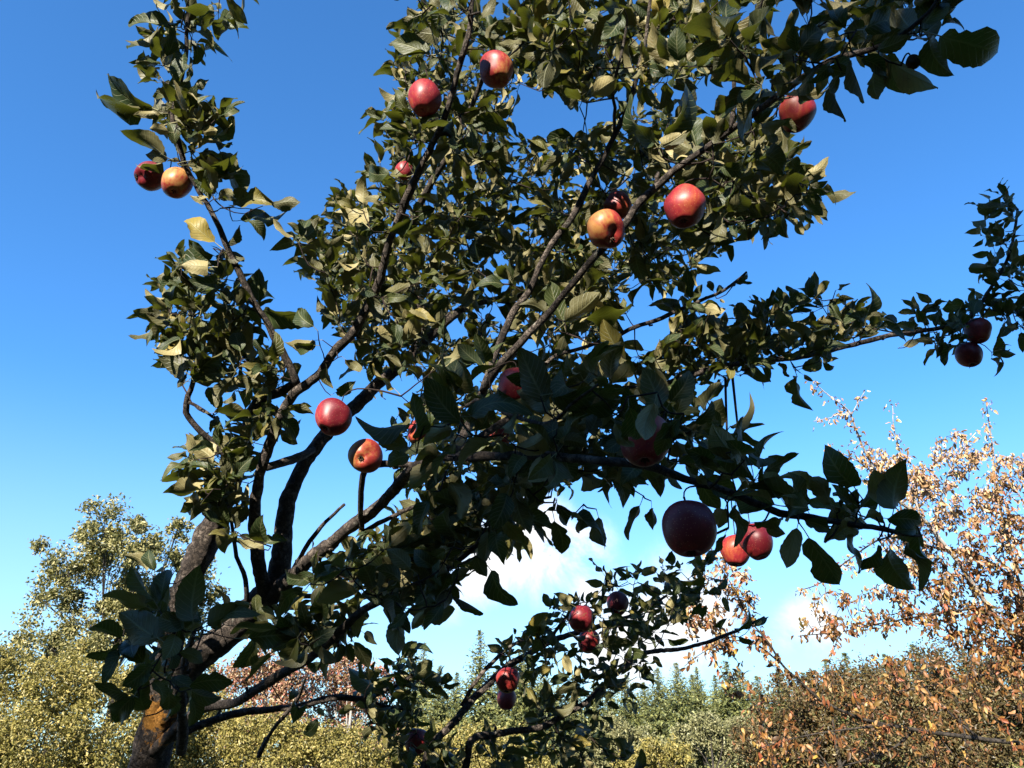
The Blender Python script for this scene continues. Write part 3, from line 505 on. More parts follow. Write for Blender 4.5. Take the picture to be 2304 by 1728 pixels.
# ------------------------------------------------------------------ apple leaves traced one by one (nearest and most visible)
CR = {1: (0, 0, 2.765), 2: (750, 0, 2.765), 3: (1504, 0, 2.765), 4: (200, 560, 2.765), 5: (800, 560, 2.765), 6: (1504, 460, 2.765), 7: (0, 1128, 2.765), 8: (750, 1128, 2.765), 9: (1504, 1000, 2.279)}
TRACED = [
 (1, 1.95, "980 170 785 255 70;1050 165 800 150 60;1040 220 1045 455 125;1130 340 1115 545 100;1200 200 1320 295 55;1300 160 1550 180 60;960 690 675 455 110;900 660 600 560 95;1000 690 955 590 80;1050 640 985 540 60;1130 690 1270 590 60;1100 760 1370 700 150;1180 770 1335 620 110;1265 860 1460 730 110;1060 720 935 730 45;1050 820 930 800 60;1010 960 750 815 100;1040 985 905 960 80;1010 1000 840 1015 50;1150 960 1130 780 80;1190 1000 1480 940 80;1210 1000 1420 960 100;1210 1030 1515 1030 40;1220 1050 1385 1130 90;1380 960 1510 1230 140;1250 1250 1180 1215 60;1450 1290 1720 1270 90;1690 1275 1870 1255 80;1560 1300 1790 1310 60;1335 1505 1160 1365 130;1330 1590 1200 1500 60;1370 1560 1520 1615 60;1420 1530 1490 1400 70;1550 1370 1640 1500 90;1500 1370 1680 1355 45;1300 1659 1120 1650 80;1080 640 1075 480 90;1130 800 1220 900 90;1090 900 1050 760 80;1230 1110 1300 1250 90;1100 620 1180 500 80"),
 (4, 2.0, "760 80 520 170 100;820 60 830 190 115;870 20 965 75 50;480 300 350 250 45;545 190 445 270 60;530 320 600 215 70;570 410 340 380 65;600 500 380 410 85;610 530 490 500 80;690 470 630 640 120;590 350 620 230 70;520 590 410 585 50;600 620 450 560 100;590 760 425 660 120;600 780 550 865 25;1060 330 1060 120 115;1080 385 1390 450 120;1395 480 1300 380 100;1400 570 1220 580 75;1400 600 1275 590 80;720 560 920 660 90;940 640 905 520 90;1000 690 1010 520 90;660 830 870 860 70;640 800 830 640 120;740 860 820 1000 85;780 1020 990 1020 50;850 1030 1000 1080 70;790 1050 840 1140 60;770 1070 760 1145 45;850 1410 850 1230 90;780 1330 590 1215 110;760 1370 505 1410 65;700 1500 460 1520 80;700 1480 620 1430 80;720 1540 840 1380 120;650 1560 570 1640 90;900 1310 800 1155 80;1480 740 1520 870 60;1540 890 1660 820 60;1600 690 1690 760 50"),
 (7, 1.38, "1200 740 1250 390 170;980 850 750 690 180;1150 790 985 720 110;1200 760 1050 680 90;1290 770 1560 640 120;1340 800 1600 710 70;890 1000 760 880 130;940 1010 760 1150 120;800 1200 590 1125 65;1180 1140 1455 1130 90;1180 1170 1385 1215 110;1050 1160 1040 1300 80;1090 1200 1060 1340 70;1190 1220 1180 1400 90;830 1220 740 1370 120;900 1290 910 1120 120;950 1120 1010 1270 70;1090 830 1020 990 140;1240 740 1170 660 90"),
 (7, 2.0, "910 440 765 335 75;960 430 930 300 90;965 440 1045 390 40;1250 20 1180 120 115;1290 10 1150 30 90;1640 250 1640 80 105;1640 270 1790 240 65;1640 270 1480 230 60;1450 220 1400 330 115;1990 440 1985 300 35;2030 350 2200 370 40;2080 420 2200 430 65;1960 460 1830 505 80;2010 500 2090 500 45;2150 560 2212 510 60;1800 1240 1850 1180 70;1865 1285 1815 1390 80;1970 1290 2025 1340 40;1980 1360 1890 1450 70;2000 1000 1960 1060 60"),
 (7, 1.7, "1550 850 1850 830 130;1850 840 1790 700 150;1900 800 2005 780 110;1850 850 1770 980 110;1930 880 1700 1000 70;2000 900 2090 1000 90"),
 (8, 1.4, "590 0 520 210 85;1060 120 1180 260 80;1375 120 1420 330 105;1395 20 1450 150 90;1480 100 1690 300 75;1650 100 1700 280 135;1550 60 1530 190 110;1905 30 1830 240 80;1980 40 1990 180 60;980 430 1145 645 130;890 330 955 470 85;1010 200 1065 395 120;960 190 940 380 95;770 420 740 510 50;670 650 560 790 100;560 690 490 800 60;440 700 340 790 90;1280 20 1180 60 50;700 300 560 360 80;620 400 500 300 90;480 420 330 300 110;420 500 250 430 100"),
 (8, 1.8, "190 820 275 890 70;130 880 220 1040 70;150 700 130 850 80;140 430 10 400 60;300 260 200 330 60;380 240 430 420 100;250 380 90 440 60"),
 (8, 2.45, "300 1180 90 1035 75;370 1010 280 975 40;400 930 365 850 45;430 970 520 870 90;470 960 625 950 35;500 1090 610 990 90;560 1120 650 1140 80;480 1000 520 1100 70;320 1000 345 1070 35;1060 940 1000 850 40;1045 910 1120 860 45;1130 830 1118 790 30;1230 830 1330 690 110;1270 800 1185 780 80;1300 750 1370 760 55;1260 850 1240 940 85;1290 840 1350 850 50;1480 640 1370 570 60;1520 620 1510 560 40;1500 640 1460 570 30;1430 760 1410 820 60;1490 660 1400 660 50;1520 910 1450 985 55;1310 930 1320 990 30;1335 940 1390 1030 35;1540 1010 1550 1130 55;1570 1040 1670 1110 50;1670 440 1595 350 35;1680 510 1565 500 60;1650 560 1590 585 35;1720 490 1680 400 40;1820 490 1735 420 45;1830 480 1825 410 40;1890 490 1880 440 50;2040 580 1920 520 75;2080 580 2070 500 70;2110 590 2150 510 50;1850 780 1940 795 50;1320 1290 1310 1100 85;1290 1310 1205 1230 70;1380 1290 1515 1240 60;1350 1310 1430 1310 65;1720 1170 1810 1105 95;1700 1250 1780 1290 60;1660 1230 1650 1150 75;1920 1090 1950 1020 55;1910 1095 1980 1105 50;1870 960 1965 965 100;1990 960 2045 1035 50;1830 970 1850 900 45;1780 950 1730 890 55;1740 1130 1690 1060 50;2080 860 2212 865 35;1600 1500 1750 1480 90;1500 1450 1600 1420 110;1200 1370 1290 1350 90;1100 1500 1170 1470 60"),
 (9, 1.13, "950 215 800 0 140;1080 300 1060 130 75;1155 330 1225 70 115;830 310 720 170 75;800 290 560 170 65;700 310 610 140 75;650 280 410 215 75;645 335 590 240 60;945 300 835 205 60;900 240 880 320 60;820 400 910 340 75;840 480 960 410 100;1000 380 1110 400 50;1120 380 1300 400 90;1160 440 1270 440 50;1280 440 1375 620 65;1190 470 1310 520 110;660 430 605 635 90;720 480 880 720 120;905 465 985 660 55;1090 520 980 650 55;1120 550 1270 750 125;1230 530 1300 745 90;440 400 590 370 45;500 420 600 460 60;345 330 350 520 85;290 330 255 430 85;290 460 230 565 30;60 100 270 160 55;130 60 290 85 100;330 80 440 190 135;400 10 545 85 65;200 210 160 155 60;300 170 225 220 35;20 545 0 610 60;700 390 830 440 70;200 100 90 20 90;370 60 300 -20 110"),
 (9, 2.7, "60 640 45 595 28;160 690 140 580 45;190 690 40 700 40;230 695 305 690 28;250 745 300 690 50;280 780 310 860 45;170 840 170 900 50;50 850 100 920 40;350 950 410 835 40;270 960 300 890 32;440 930 515 885 38;360 990 440 1010 38;120 760 30 740 45;200 760 270 770 50;100 800 20 830 45"),
 (6, 2.1, "420 490 490 425 45;440 495 525 490 28;280 540 240 480 55;300 550 330 510 42;160 625 350 655 60;320 590 350 612 22;680 850 660 570 75;1190 740 1280 590 80;1210 720 1150 650 60;1220 700 1340 690 60;1290 765 1400 750 50;1220 790 1300 735 55;1530 780 1415 740 45;820 600 730 510 55;880 580 872 450 60;930 560 1000 480 75;1060 525 1128 490 40;1030 620 1158 590 50;1000 700 1110 640 55;830 1020 955 965 80;980 950 1060 960 40;960 985 1030 1010 40;800 1070 890 1280 70;840 1060 905 1100 42;600 1010 630 1090 65;480 740 430 610 100;600 720 580 590 100;380 850 250 670 80;200 900 190 740 85;100 830 110 700 100"),
 (6, 2.38, "1460 880 1570 830 42;1600 810 1590 885 70;1590 740 1550 640 70;1660 760 1690 650 42;1640 610 1538 548 65;1650 630 1695 590 50;1700 650 1855 640 80;1830 740 1740 800 100;1900 690 1930 590 80;1960 690 2066 680 60;1800 870 1715 1003 55;2060 820 2010 940 80;1860 830 1740 865 42;2060 460 1942 400 70;2060 520 1955 465 60;2070 205 1968 256 70;2075 155 1995 108 42;2065 260 2010 345 42;2060 600 2075 650 40"),
 (3, 1.2, "1690 225 2050 325 195;1620 240 1780 470 165;1390 390 1680 545 150;1460 450 1500 590 90;1130 380 1220 640 100;1280 420 1310 620 70;1200 370 1345 490 95;1310 380 1365 480 42;1300 310 1500 220 130;1230 250 1090 190 120;960 450 930 600 85;1060 470 1005 575 60;990 420 1122 455 75;800 320 785 150 105;820 310 960 190 110;1025 260 900 375 95;1220 180 1380 160 130;1100 170 1050 60 110;1500 170 1420 60 130;1600 200 1690 120 130;1000 400 860 520 80;900 440 720 590 90"),
 (3, 1.48, "735 320 565 220 95;455 345 590 160 85;455 290 470 190 42;405 290 265 225 75;420 390 320 300 85;490 350 595 325 55;120 470 390 395 75;120 380 235 265 95;65 380 60 160 120;480 580 600 470 95;640 480 620 320 100;680 570 700 430 90;530 660 625 570 85;560 770 710 610 105;700 745 795 815 62;580 800 730 750 65;620 810 655 890 60;410 760 400 680 60;285 900 350 730 115;265 860 235 720 95;0 900 140 815 60;580 960 720 1090 135;330 1040 490 1050 85;280 1090 370 1020 48;830 1130 875 1100 40;870 1140 970 1100 42;890 1160 1012 1190 45;880 1215 955 1250 48;830 1240 962 1340 62;760 1280 842 1390 62;700 1340 750 1482 95;640 1360 650 1472 60;600 1380 600 1470 60;400 1400 422 1485 60"),
 (2, 1.45, "2000 890 1840 595 110;2060 840 2170 500 95;2040 900 2200 810 80"),
 (2, 1.85, "600 340 362 258 85;600 345 370 400 52;640 220 505 200 90;470 540 400 500 50;460 690 395 560 80;470 700 310 690 70;480 730 370 700 80;480 860 290 800 80;450 910 340 830 90;380 880 315 940 60;620 700 530 700 70;640 760 510 770 75;720 760 540 880 100;820 770 740 650 100;860 740 1090 830 120;910 680 800 740 90;180 1380 20 1235 130;280 1250 190 1230 70;350 1080 220 1060 100;490 1370 350 1440 90"),
 (5, 1.32, "1180 950 1020 620 200;1300 870 1230 900 190;1240 900 1540 850 130;1340 980 1680 900 140;650 1080 440 800 170;1190 1150 990 1250 140;600 1120 420 1230 110;720 1040 1090 1030 110;330 1090 0 1050 110;1280 1190 1450 1230 90;1640 1000 1790 1000 160;1730 1000 1700 860 110;1560 1000 1380 1090 130;1450 1140 1520 960 120;1880 1000 1780 730 170;1960 950 2080 760 130;2000 1020 2080 880 110;1650 1180 1540 1260 90;1300 1280 1350 1440 120;1150 1290 1080 1450 140;1040 1290 960 1430 110;1750 1360 1650 1480 110;1850 1400 1900 1540 110"),
 (5, 1.75, "1680 690 1540 440 120;1640 650 1690 740 40;1290 450 1210 200 110;1300 460 1520 270 110;1400 430 1720 360 90;1180 400 1010 350 80;1300 470 1230 620 70;510 720 650 570 80;510 740 600 680 60;480 960 420 820 60;240 870 100 720 60;2180 380 2090 340 60;1260 660 1300 540 60"),
 (5, 1.05, "1700 980 1720 1170 165;1860 960 1800 1190 150;1930 1080 1880 1290 110;1620 1090 1730 1230 90;2010 1060 1900 1180 90"),
 (5, 1.42, "1190 1010 1010 880 150;1120 790 930 790 100;1220 960 1120 800 120"),
]
LEAF_O = []      # leaves that become objects: (matrix 3x3, base, size in view)
LEAF_S = []      # leaves that are joined
def traced():
    for cr, d0, txt in TRACED:
        x0, y0, s = CR[cr]
        for e in txt.split(';'):
            bx, by, tx, ty, w = map(float, e.split())
            bx, by, tx, ty, w = bx / s + x0, by / s + y0, tx / s + x0, ty / s + y0, w / s
            d = d0 * (1 + rng.uniform(-.035, .035))
            Lp = math.hypot(tx - bx, ty - by) * d / FPX; wp = w * d / FPX
            L = max(Lp, wp / .56) * 1.02; L = min(L, .135)
            dz = math.sqrt(max(0, L * L - Lp * Lp)) * (1 if rng.random() < .65 else -1)
            b = at(bx, by, d); t_ = at(tx, ty, d + dz); ax = t_ - b
            v = nrm(CAM - (b + t_) / 2); n0 = nrm(v - nrm(ax) * (v @ nrm(ax)))
            ratio = min(1.0, (wp / L) / .51)
            a = math.acos(ratio) * (1 if rng.random() < .5 else -1) + rng.normal() * .12
            n = rot_about(n0, ax, a)
            # the upper face looks mostly upwards, so from below one mostly sees undersides
            if rng.random() < .5: n = -n
            LEAF_O.append((ax, b, n, np.linalg.norm(ax), math.hypot(tx - bx, ty - by)))
            TARGETS.append((b - nrm(ax) * .3 * np.linalg.norm(ax), False))
traced()

# ------------------------------------------------------------------ spur clusters that fill the crown
DS = 1.0416
def inside(poly, x, y):
    c = False; j = len(poly) - 1
    for i in range(len(poly)):
        xi, yi = poly[i]; xj, yj = poly[j]
        if (yi > y) != (yj > y) and x < (xj - xi) * (y - yi) / (yj - yi) + xi: c = not c
        j = i
    return c
PATCHES = [
 (125,1.8,3.0,[(900,40),(850,110),(880,190),(830,260),(845,340),(800,390),(900,480),(1000,440),(1090,300),(1110,190),(1180,200),(1240,40)]),
 (80,1.65,2.6,[(1180,40),(1180,190),(1250,240),(1330,190),(1440,190),(1500,180),(1640,110),(1560,40)]),
 (150,1.9,3.3,[(740,440),(660,480),(630,560),(700,640),(720,720),(900,760),(1000,600),(1000,440),(900,470),(800,440)]),
 (270,1.8,3.6,[(1000,300),(1140,300),(1290,280),(1350,240),(1480,260),(1560,300),(1620,290),(1700,340),(1720,400),(1620,480),(1540,550),(1480,600),(1320,640),(1100,640),(980,600)]),
 (190,1.8,3.4,[(720,720),(900,620),(1320,640),(1340,720),(1250,800),(1300,850),(1300,1000),(1200,1060),(900,1060),(840,980),(860,900),(780,830)]),
 (48,1.25,1.65,[(900,860),(1100,780),(1340,840),(1520,870),(1580,960),(1500,1040),(1300,1080),(1000,1080),(900,980)]),
 (62,1.85,2.35,[(1340,660),(1500,660),(1560,700),(1700,650),(1830,670),(1890,710),(1760,770),(1600,800),(1540,850),(1380,850),(1370,780)]),
 (46,1.55,2.1,[(1500,310),(1640,290),(1690,340),(1770,400),(1760,450),(1690,490),(1600,490),(1540,470)]),
 (16,1.18,1.5,[(1560,50),(2060,45),(1980,100),(1850,140),(1700,220),(1650,200),(1600,150)]),
 (20,1.86,2.06,[(350,50),(430,60),(400,200),(460,230),(480,330),(510,390),(460,440),(400,350),(370,290),(350,200)]),
 (50,1.95,2.3,[(390,570),(470,580),(540,640),(590,760),(630,820),(560,850),(430,820),(370,770),(350,660)]),
 (22,1.95,2.25,[(410,970),(490,970),(560,860),(640,880),(590,960),(540,1060),(500,1060),(470,1080),(410,1010)]),
 (5,2.0,2.2,[(460,1060),(530,1060),(520,1170),(470,1130)]),
 (9,1.4,1.8,[(280,1320),(400,1300),(510,1330),(430,1400),(460,1480),(380,1560),(280,1490)]),
 (96,1.5,2.2,[(650,1230),(760,1210),(900,1100),(1100,1100),(1160,1130),(1000,1200),(950,1290),(860,1320),(760,1280),(650,1265)]),
 (18,1.7,2.0,[(550,1350),(640,1320),(700,1350),(780,1340),(740,1410),(640,1430),(560,1390)]),
 (24,2.3,2.6,[(830,1440),(900,1420),(950,1480),(890,1540),(870,1610),(820,1590),(770,1500)]),
 (50,2.4,3.0,[(1080,1390),(1200,1310),(1280,1310),(1310,1250),(1380,1240),(1530,1200),(1550,1280),(1420,1370),(1350,1410),(1250,1400),(1200,1440),(1080,1470)]),
 (24,2.35,2.7,[(1160,1510),(1300,1430),(1420,1430),(1400,1490),(1260,1560),(1330,1600),(1150,1640)]),
 (30,2.2,2.6,[(830,1570),(1150,1590),(1390,1590),(1390,1700),(830,1700)]),
 (20,2.3,2.45,[(1960,650),(2060,700),(2150,620),(2290,480),(2290,790),(2130,760),(1970,740)]),
 (9,2.3,2.45,[(2130,430),(2200,400),(2205,600),(2130,650)]),
 (3,1.08,1.2,[(1430,1010),(1640,1030),(1760,1090),(1900,1110),(1980,1160),(1880,1200),(1640,1120)]),
 (50,1.6,2.6,[(860,-60),(1650,-60),(1600,40),(900,40)]),
 (8,1.8,2.1,[(300,-60),(500,-60),(480,30),(330,30)]),
 (10,1.1,1.5,[(1600,-60),(2150,-60),(2120,35),(1620,35)]),
]
HOLES = [
 [(1157,212),(1212,205),(1222,252),(1265,212),(1300,250),(1388,205),(1400,235),(1343,284),(1250,300),(1182,310),(1152,278)],
 [(1552,208),(1570,238),(1640,252),(1642,202),(1600,198)],
 [(1288,425),(1292,400),(1315,397),(1318,420)],[(1133,520),(1160,484),(1192,498),(1187,538)],[(965,562),(972,532),(1000,530),(1000,565)],
 [(1030,850),(1050,822),(1085,828),(1072,885),(1035,887)],[(1003,772),(1012,740),(1042,735),(1045,768)],
 [(1150,790),(1200,755),(1255,718),(1235,765),(1200,788)],[(1410,705),(1500,690),(1520,718),(1490,772),(1440,800),(1414,772)],
 [(622,742),(650,733),(693,800),(660,835)],[(585,1000),(600,955),(622,935),(600,1010)],[(830,922),(850,902),(885,915),(870,940),(838,938)],
 [(800,832),(818,830),(824,885),(802,890)],[(872,902),(880,872),(918,870),(915,900)],
 [(640,690),(700,640),(720,720),(700,745)],[(1290,1100),(1330,1085),(1360,1150),(1330,1180)],
]
def in_any(x, y):
    return any(inside(p[3], x / DS, y / DS) for p in PATCHES)
def in_hole(x, y): return any(inside(h, x, y) for h in HOLES)
LIMB_SEE = TPX[np.concatenate([np.full(len(S), S is not None) for _, S, _ in BR])]
LR = TREE[:, 3] * FPX / TPX[:, 2]
SEEN = (LR > 6.5)
def hides(x, y, d, big=1.0):
    """would a leaf here cover a fruit or a limb that the open view shows?"""
    for ax_, ay_, ar, ad in AP:
        if d < ad + .02 and (x - ax_) ** 2 + (y - ay_) ** 2 < (ar * .95 + 12) ** 2: return True
    m = SEEN & (np.abs(TPX[:, 0] - x) < 45) & (np.abs(TPX[:, 1] - y) < 45)
    if m.any():
        q = np.hypot(TPX[m, 0] - x, TPX[m, 1] - y) < LR[m] + 12
        if (q & (TPX[m, 2] > d - .01)).any(): return rng.random() < (.92 if 630 < x < 940 and 1050 < y < 1340 else .5)
    return False
def clusters():
    out = []
    for n, d0, d1, poly in PATCHES:
        P = np.array(poly, float) * DS; lo, hi = P.min(0), P.max(0); k = 0; tries = 0; mine = []
        while k < n and tries < 4000:
            tries += 1
            x, y = rng.uniform(lo, hi)
            if not inside(P.tolist(), x, y) or in_hole(x, y): continue
            d = d0 + (d1 - d0) * rng.random() ** 0.9
            if any((x - a) ** 2 + (y - b) ** 2 < 20 ** 2 and abs(d - c) < .25 for a, b, c in mine): continue
            mine.append((x, y, d)); k += 1
        out += mine
    return out
CL = clusters()
for x, y, d in CL: TARGETS.append((at(x, y, d), False))

# twigs: join every cluster, fruit and leaf stalk to the nearest wood
TW = Acc()
def grow():
    T = np.array([t[0] for t in TARGETS]); nt_ = len(T)
    nodes = TREE[:, :3].copy()
    D = np.full(nt_, 1e9); J = np.zeros(nt_, int)
    for i in range(nt_):
        dd = ((nodes - T[i]) ** 2).sum(1); J[i] = dd.argmin(); D[i] = dd[J[i]]
    nodes = [*nodes]; done = np.zeros(nt_, bool); dirs = np.zeros((nt_, 3))
    for _ in range(nt_):
        i = int(np.where(done, 1e9, D).argmin()); done[i] = True
        a, b = nodes[J[i]], T[i]; L = math.sqrt(D[i]); dv = b - a; dirs[i] = nrm(dv) if L > 1e-4 else [0, 0, 1]
        if L < .004: continue
        if L > .9: continue
        sag = np.array([0, 0, 1.0]) * L * .10 + rng.normal(size=3) * L * .05
        n = max(2, int(L / .03) + 1); ts = np.linspace(0, 1, n + 1)
        if TARGETS[i][1]:
            c_ = b + np.array([0, 0, .35 * L + .01]); P = np.array([a * (1 - t) ** 2 + c_ * 2 * t * (1 - t) + b * t * t for t in np.linspace(0, 1, max(n, 6) + 1)]); n = len(P) - 1
        else: P = np.array([a + dv * t - sag * math.sin(math.pi * t) * 1.0 + (rng.normal(size=3) * .0014 if 0 < t < 1 else 0) for t in ts])
        r0 = .0014 + .0065 * min(L, .5); r1 = .0011
        TW.add(*tube(P, np.linspace(r0, r1, n + 1), 5, .05))
        if not TARGETS[i][1]:
            base = len(nodes); new = P[1:]
            nodes += [*new]
            for q, p in enumerate(new):
                dd = ((T - p) ** 2).sum(1); m = (dd < D) & ~done
                D[m] = dd[m]; J[m] = base + q
    return dirs
DIRS = grow()[len(TARGETS) - len(CL):]
obj('twigs', TW.mesh('twigs', M_twig), apple_tree, -ORG, 'stuff')

def cluster_leaves():
    for (x, y, d), dr in zip(CL, DIRS):
        c = at(x, y, d)
        ax0 = nrm(nrm(dr) * .8 + np.array([0, 0, .55]) + rng.normal(size=3) * .35)
        n = int(rng.integers(5, 10)); ph = rng.uniform(0, 6.28)
        u = nrm(np.cross(ax0, [.3, .5, .8])); w = np.cross(ax0, u)
        for k in range(n):
            for attempt in range(5):
                th = ph + k * 2.4 + rng.normal() * .3; el = rng.uniform(.35, 1.5)
                ax = nrm(ax0 * math.cos(el) + (u * math.cos(th) + w * math.sin(th)) * math.sin(el) + np.array([0, 0, -.28]) * rng.random())
                L = rng.uniform(.040, .084) * (0.9 if d > 2.3 else 1)
                b = c + ax * L * .3; mx_, my_, md = proj(b + ax * L * .5); tx, ty, td = proj(b + ax * L)
                if in_hole(mx_, my_) or in_hole(tx, ty): continue
                if not in_any(tx, ty) and rng.random() < .6: continue
                if hides(mx_, my_, md) or hides(tx, ty, td): continue
                upn = np.array([0, 0, .55]) + rng.normal(size=3) * .75 + ax0 * .3
                LEAF_S.append((ax * L, b, upn, L, L * FPX / md)); break
cluster_leaves()

# the 300 leaves that show largest are parts of their own, the rest one mesh
LEAF_O.sort(key=lambda l: -l[4]); LEAF_S.sort(key=lambda l: -l[4])
big_leaves = LEAF_O[:300]; rest = LEAF_O[300:] + LEAF_S
for ax, b, n, L, s in big_leaves:
    Mx, b = frame(b, ax, n, L)
    o = obj('leaf', HI_ME[int(rng.integers(len(HI_ME)))], apple_tree); o.matrix_local = m4(Mx, b - ORG)
fa = Acc()
for ax, b, n, L, s in rest:
    v, q, u = (HI if s > 75 else LO)[int(rng.integers(14))]
    Mx, b = frame(b, ax, n, L)
    fa.add(v @ Mx.T + b, q, None, u, rng.random())
obj('foliage', fa.mesh('foliage', M_leaf), apple_tree, -ORG, 'stuff')
print('traced', len(LEAF_O), 'cluster leaves', len(LEAF_S), 'clusters', len(CL))
# ------------------------------------------------------------------ trees and shrubs behind
def leaf_cards(C, size, mat, name, droop=0.0, ratio=.55, up=.3, fold=.25):
    """a bent four-sided leaf at every point of C"""
    n = len(C); ax = rng.normal(size=(n, 3)); ax[:, 2] -= droop; ax /= np.linalg.norm(ax, axis=1)[:, None]
    nn = rng.normal(size=(n, 3)); nn[:, 2] += up; x = np.cross(ax, nn); x /= np.linalg.norm(x, axis=1)[:, None] + 1e-9
    z = np.cross(x, ax); L = size * rng.uniform(.6, 1.35, n)[:, None]; W = L * ratio * .5
    a = C; m = C + ax * L * .45; t = C + ax * L - z * L * .15
    V = np.stack([a, m + x * W + z * L * fold * .4, t, m - x * W + z * L * fold * .4], 1).reshape(-1, 3)
    b = np.arange(n)[:, None] * 4
    T = np.concatenate([b + [0, 1, 2], b + [0, 2, 3]])
    return V, T, np.repeat(rng.random(n), 4)
def foliage_mat(name, stops, tr, tm=.25, rough=.5):
    return mat_leaf(name, stops, [(p, tuple(min(1, v * 1.15 + .01) for v in c)) for p, c in stops], tr, tm, rough, False, .35)
M_bark2 = mat_bark('grey_bark', (0.018, 0.015, 0.012), (0.042, 0.034, 0.028), (0.09, 0.078, 0.066), 6, False, .02)
M_pale = mat_bark('pale_bark', (0.16, 0.14, 0.12), (0.30, 0.27, 0.24), (0.45, 0.42, 0.38), 6, False, .01)

def broad_tree(name, label, base, h, blobs, n, size, mat, trunk_h, trunk_r, limbs=14, group=None, bark=None, droop=.2, shell=.75, sub=7, gap=.42):
    """trunk with limbs reaching into every mass of the crown; leaves gather in clumps on the masses"""
    t = thing(name, label, 'tree' if 'tree' in name else 'shrub', tuple(base), group)
    B = np.array([b[:3] for b in blobs]); R = np.array([b[3] for b in blobs])
    wa = Acc(); top = np.array([0, 0, trunk_h])
    tp, tr_ = spline([[0, 0, -.2], [.03 * h, 0, trunk_h * .5], top, top + [0, 0, h * .25]], [trunk_r * 1.3, trunk_r, trunk_r * .8, trunk_r * .4], h * .03)
    wa.add(*tube(tp, tr_, 10, .05))
    for b, r in zip(B, R):
        s0 = top * rng.uniform(.55, 1.1); mid = (s0 + b) / 2 + rng.normal(size=3) * h * .03 - [0, 0, h * .02]
        P, Rr = spline([s0, mid, b, b + nrm(b - s0) * r * .3], [trunk_r * .34, trunk_r * .22, trunk_r * .11, trunk_r * .03], h * .03)
        wa.add(*tube(P, Rr, 6, .05))
        for k in range(limbs // 3):
            e = b + nrm(rng.normal(size=3) + [0, 0, .3]) * r * .72
            P, Rr = spline([mid, (b + e) / 2 + rng.normal(size=3) * r * .1, e], [trunk_r * .12, trunk_r * .06, trunk_r * .02], h * .04)
            wa.add(*tube(P, Rr, 5, .05))
    obj('trunk', wa.mesh('trunk', bark or M_bark2), t)
    w = R ** 2 / (R ** 2).sum(); pts = []
    for b, r, f in zip(B, R, w):
        k = int(n * f); nc = max(6, int(sub * 4))
        cc = rng.normal(size=(nc, 3)); cc /= np.linalg.norm(cc, axis=1)[:, None]; cc *= (rng.uniform(shell - .35, 1.08, nc)[:, None])
        cc[:, 2] *= .85
        idx = rng.integers(nc, size=k); off = rng.normal(size=(k, 3)) * .17 * rng.uniform(.4, 1.5, nc)[idx][:, None]
        pts.append(b + r * (cc[idx] + off))
    V, T, rn = leaf_cards(np.vstack(pts), size, mat, 'crown', droop)
    obj('crown', mesh_np('crown', V, T, mat, None, rn, False), t)
    return t
def ground_at(x, d): p = at(x, 1480, d); return np.array([p[0], p[1], 0.0])
def blobs_at(base, lst, d):
    """crown masses given by bearing, with their own depth"""
    out = []
    for x, y, r, dd in lst:
        p = at(x, y, d + dd) - base; out.append((p[0], p[1], p[2], r * d / FPX))
    return out

M_f1 = foliage_mat('olive_green_leaves', [(0, (0.065, 0.068, 0.022)), (.5, (0.143, 0.130, 0.043)), (.85, (0.247, 0.215, 0.078)), (1, (0.390, 0.338, 0.156))], (.16, .16, .03))
M_f2 = foliage_mat('yellow_green_leaves', [(0, (0.088, 0.079, 0.018)), (.5, (0.175, 0.147, 0.034)), (.85, (0.263, 0.211, 0.055)), (1, (0.375, 0.288, 0.103))], (.22, .19, .03))
M_f3 = foliage_mat('reddish_leaves', [(0, (.12, .09, .035)), (.4, (.20, .115, .055)), (.65, (.32, .10, .075)), (.85, (.36, .22, .14)), (1, (.40, .31, .18))], (.3, .13, .05))
M_f4 = foliage_mat('silver_willow_leaves', [(0, (0.085, 0.085, 0.031)), (.5, (0.153, 0.145, 0.061)), (1, (0.238, 0.221, 0.109))], (.2, .19, .07))
M_f5 = foliage_mat('brown_green_leaves', [(0, (.035, .026, .009)), (.5, (.075, .052, .017)), (.75, (.13, .11, .04)), (.9, (.14, .066, .022)), (1, (.17, .062, .02))], (.17, .11, .03))
M_f6 = foliage_mat('spruce_needles', [(0, (0.028, 0.036, 0.010)), (.5, (0.076, 0.087, 0.023)), (.85, (0.136, 0.138, 0.038)), (1, (0.200, 0.190, 0.064))], (.05, .05, .01), .08, .6)
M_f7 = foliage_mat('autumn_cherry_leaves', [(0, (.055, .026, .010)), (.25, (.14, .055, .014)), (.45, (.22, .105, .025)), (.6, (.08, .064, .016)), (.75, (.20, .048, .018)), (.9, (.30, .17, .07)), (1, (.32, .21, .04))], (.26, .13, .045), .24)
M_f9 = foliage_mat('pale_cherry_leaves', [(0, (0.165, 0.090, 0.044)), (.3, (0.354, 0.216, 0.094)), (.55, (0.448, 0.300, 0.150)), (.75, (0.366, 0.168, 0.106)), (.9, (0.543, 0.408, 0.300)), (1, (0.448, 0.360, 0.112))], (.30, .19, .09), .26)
M_f8 = foliage_mat('dark_unseen_tree_leaves', [(0, (.03, .045, .015)), (1, (.07, .085, .03))], (.1, .13, .02))

# tall airy tree at the left
b = ground_at(255, 34)
broad_tree('broadleaf_tree', 'tall airy tree with small olive green leaves at the left, sky showing through its crown', b, 13.5,
    blobs_at(b, [(235,1190,62,0),(150,1260,70,1),(320,1225,66,-1),(400,1190,34,1),(250,1310,95,1.5),(110,1360,62,0),(390,1290,80,0),(340,1390,85,1.5),(200,1420,85,-1),(90,1470,70,0),(430,1400,66,1),(470,1350,40,0)], 34), 34000, .17, M_f1, 6.5, .17, 12, sub=3)
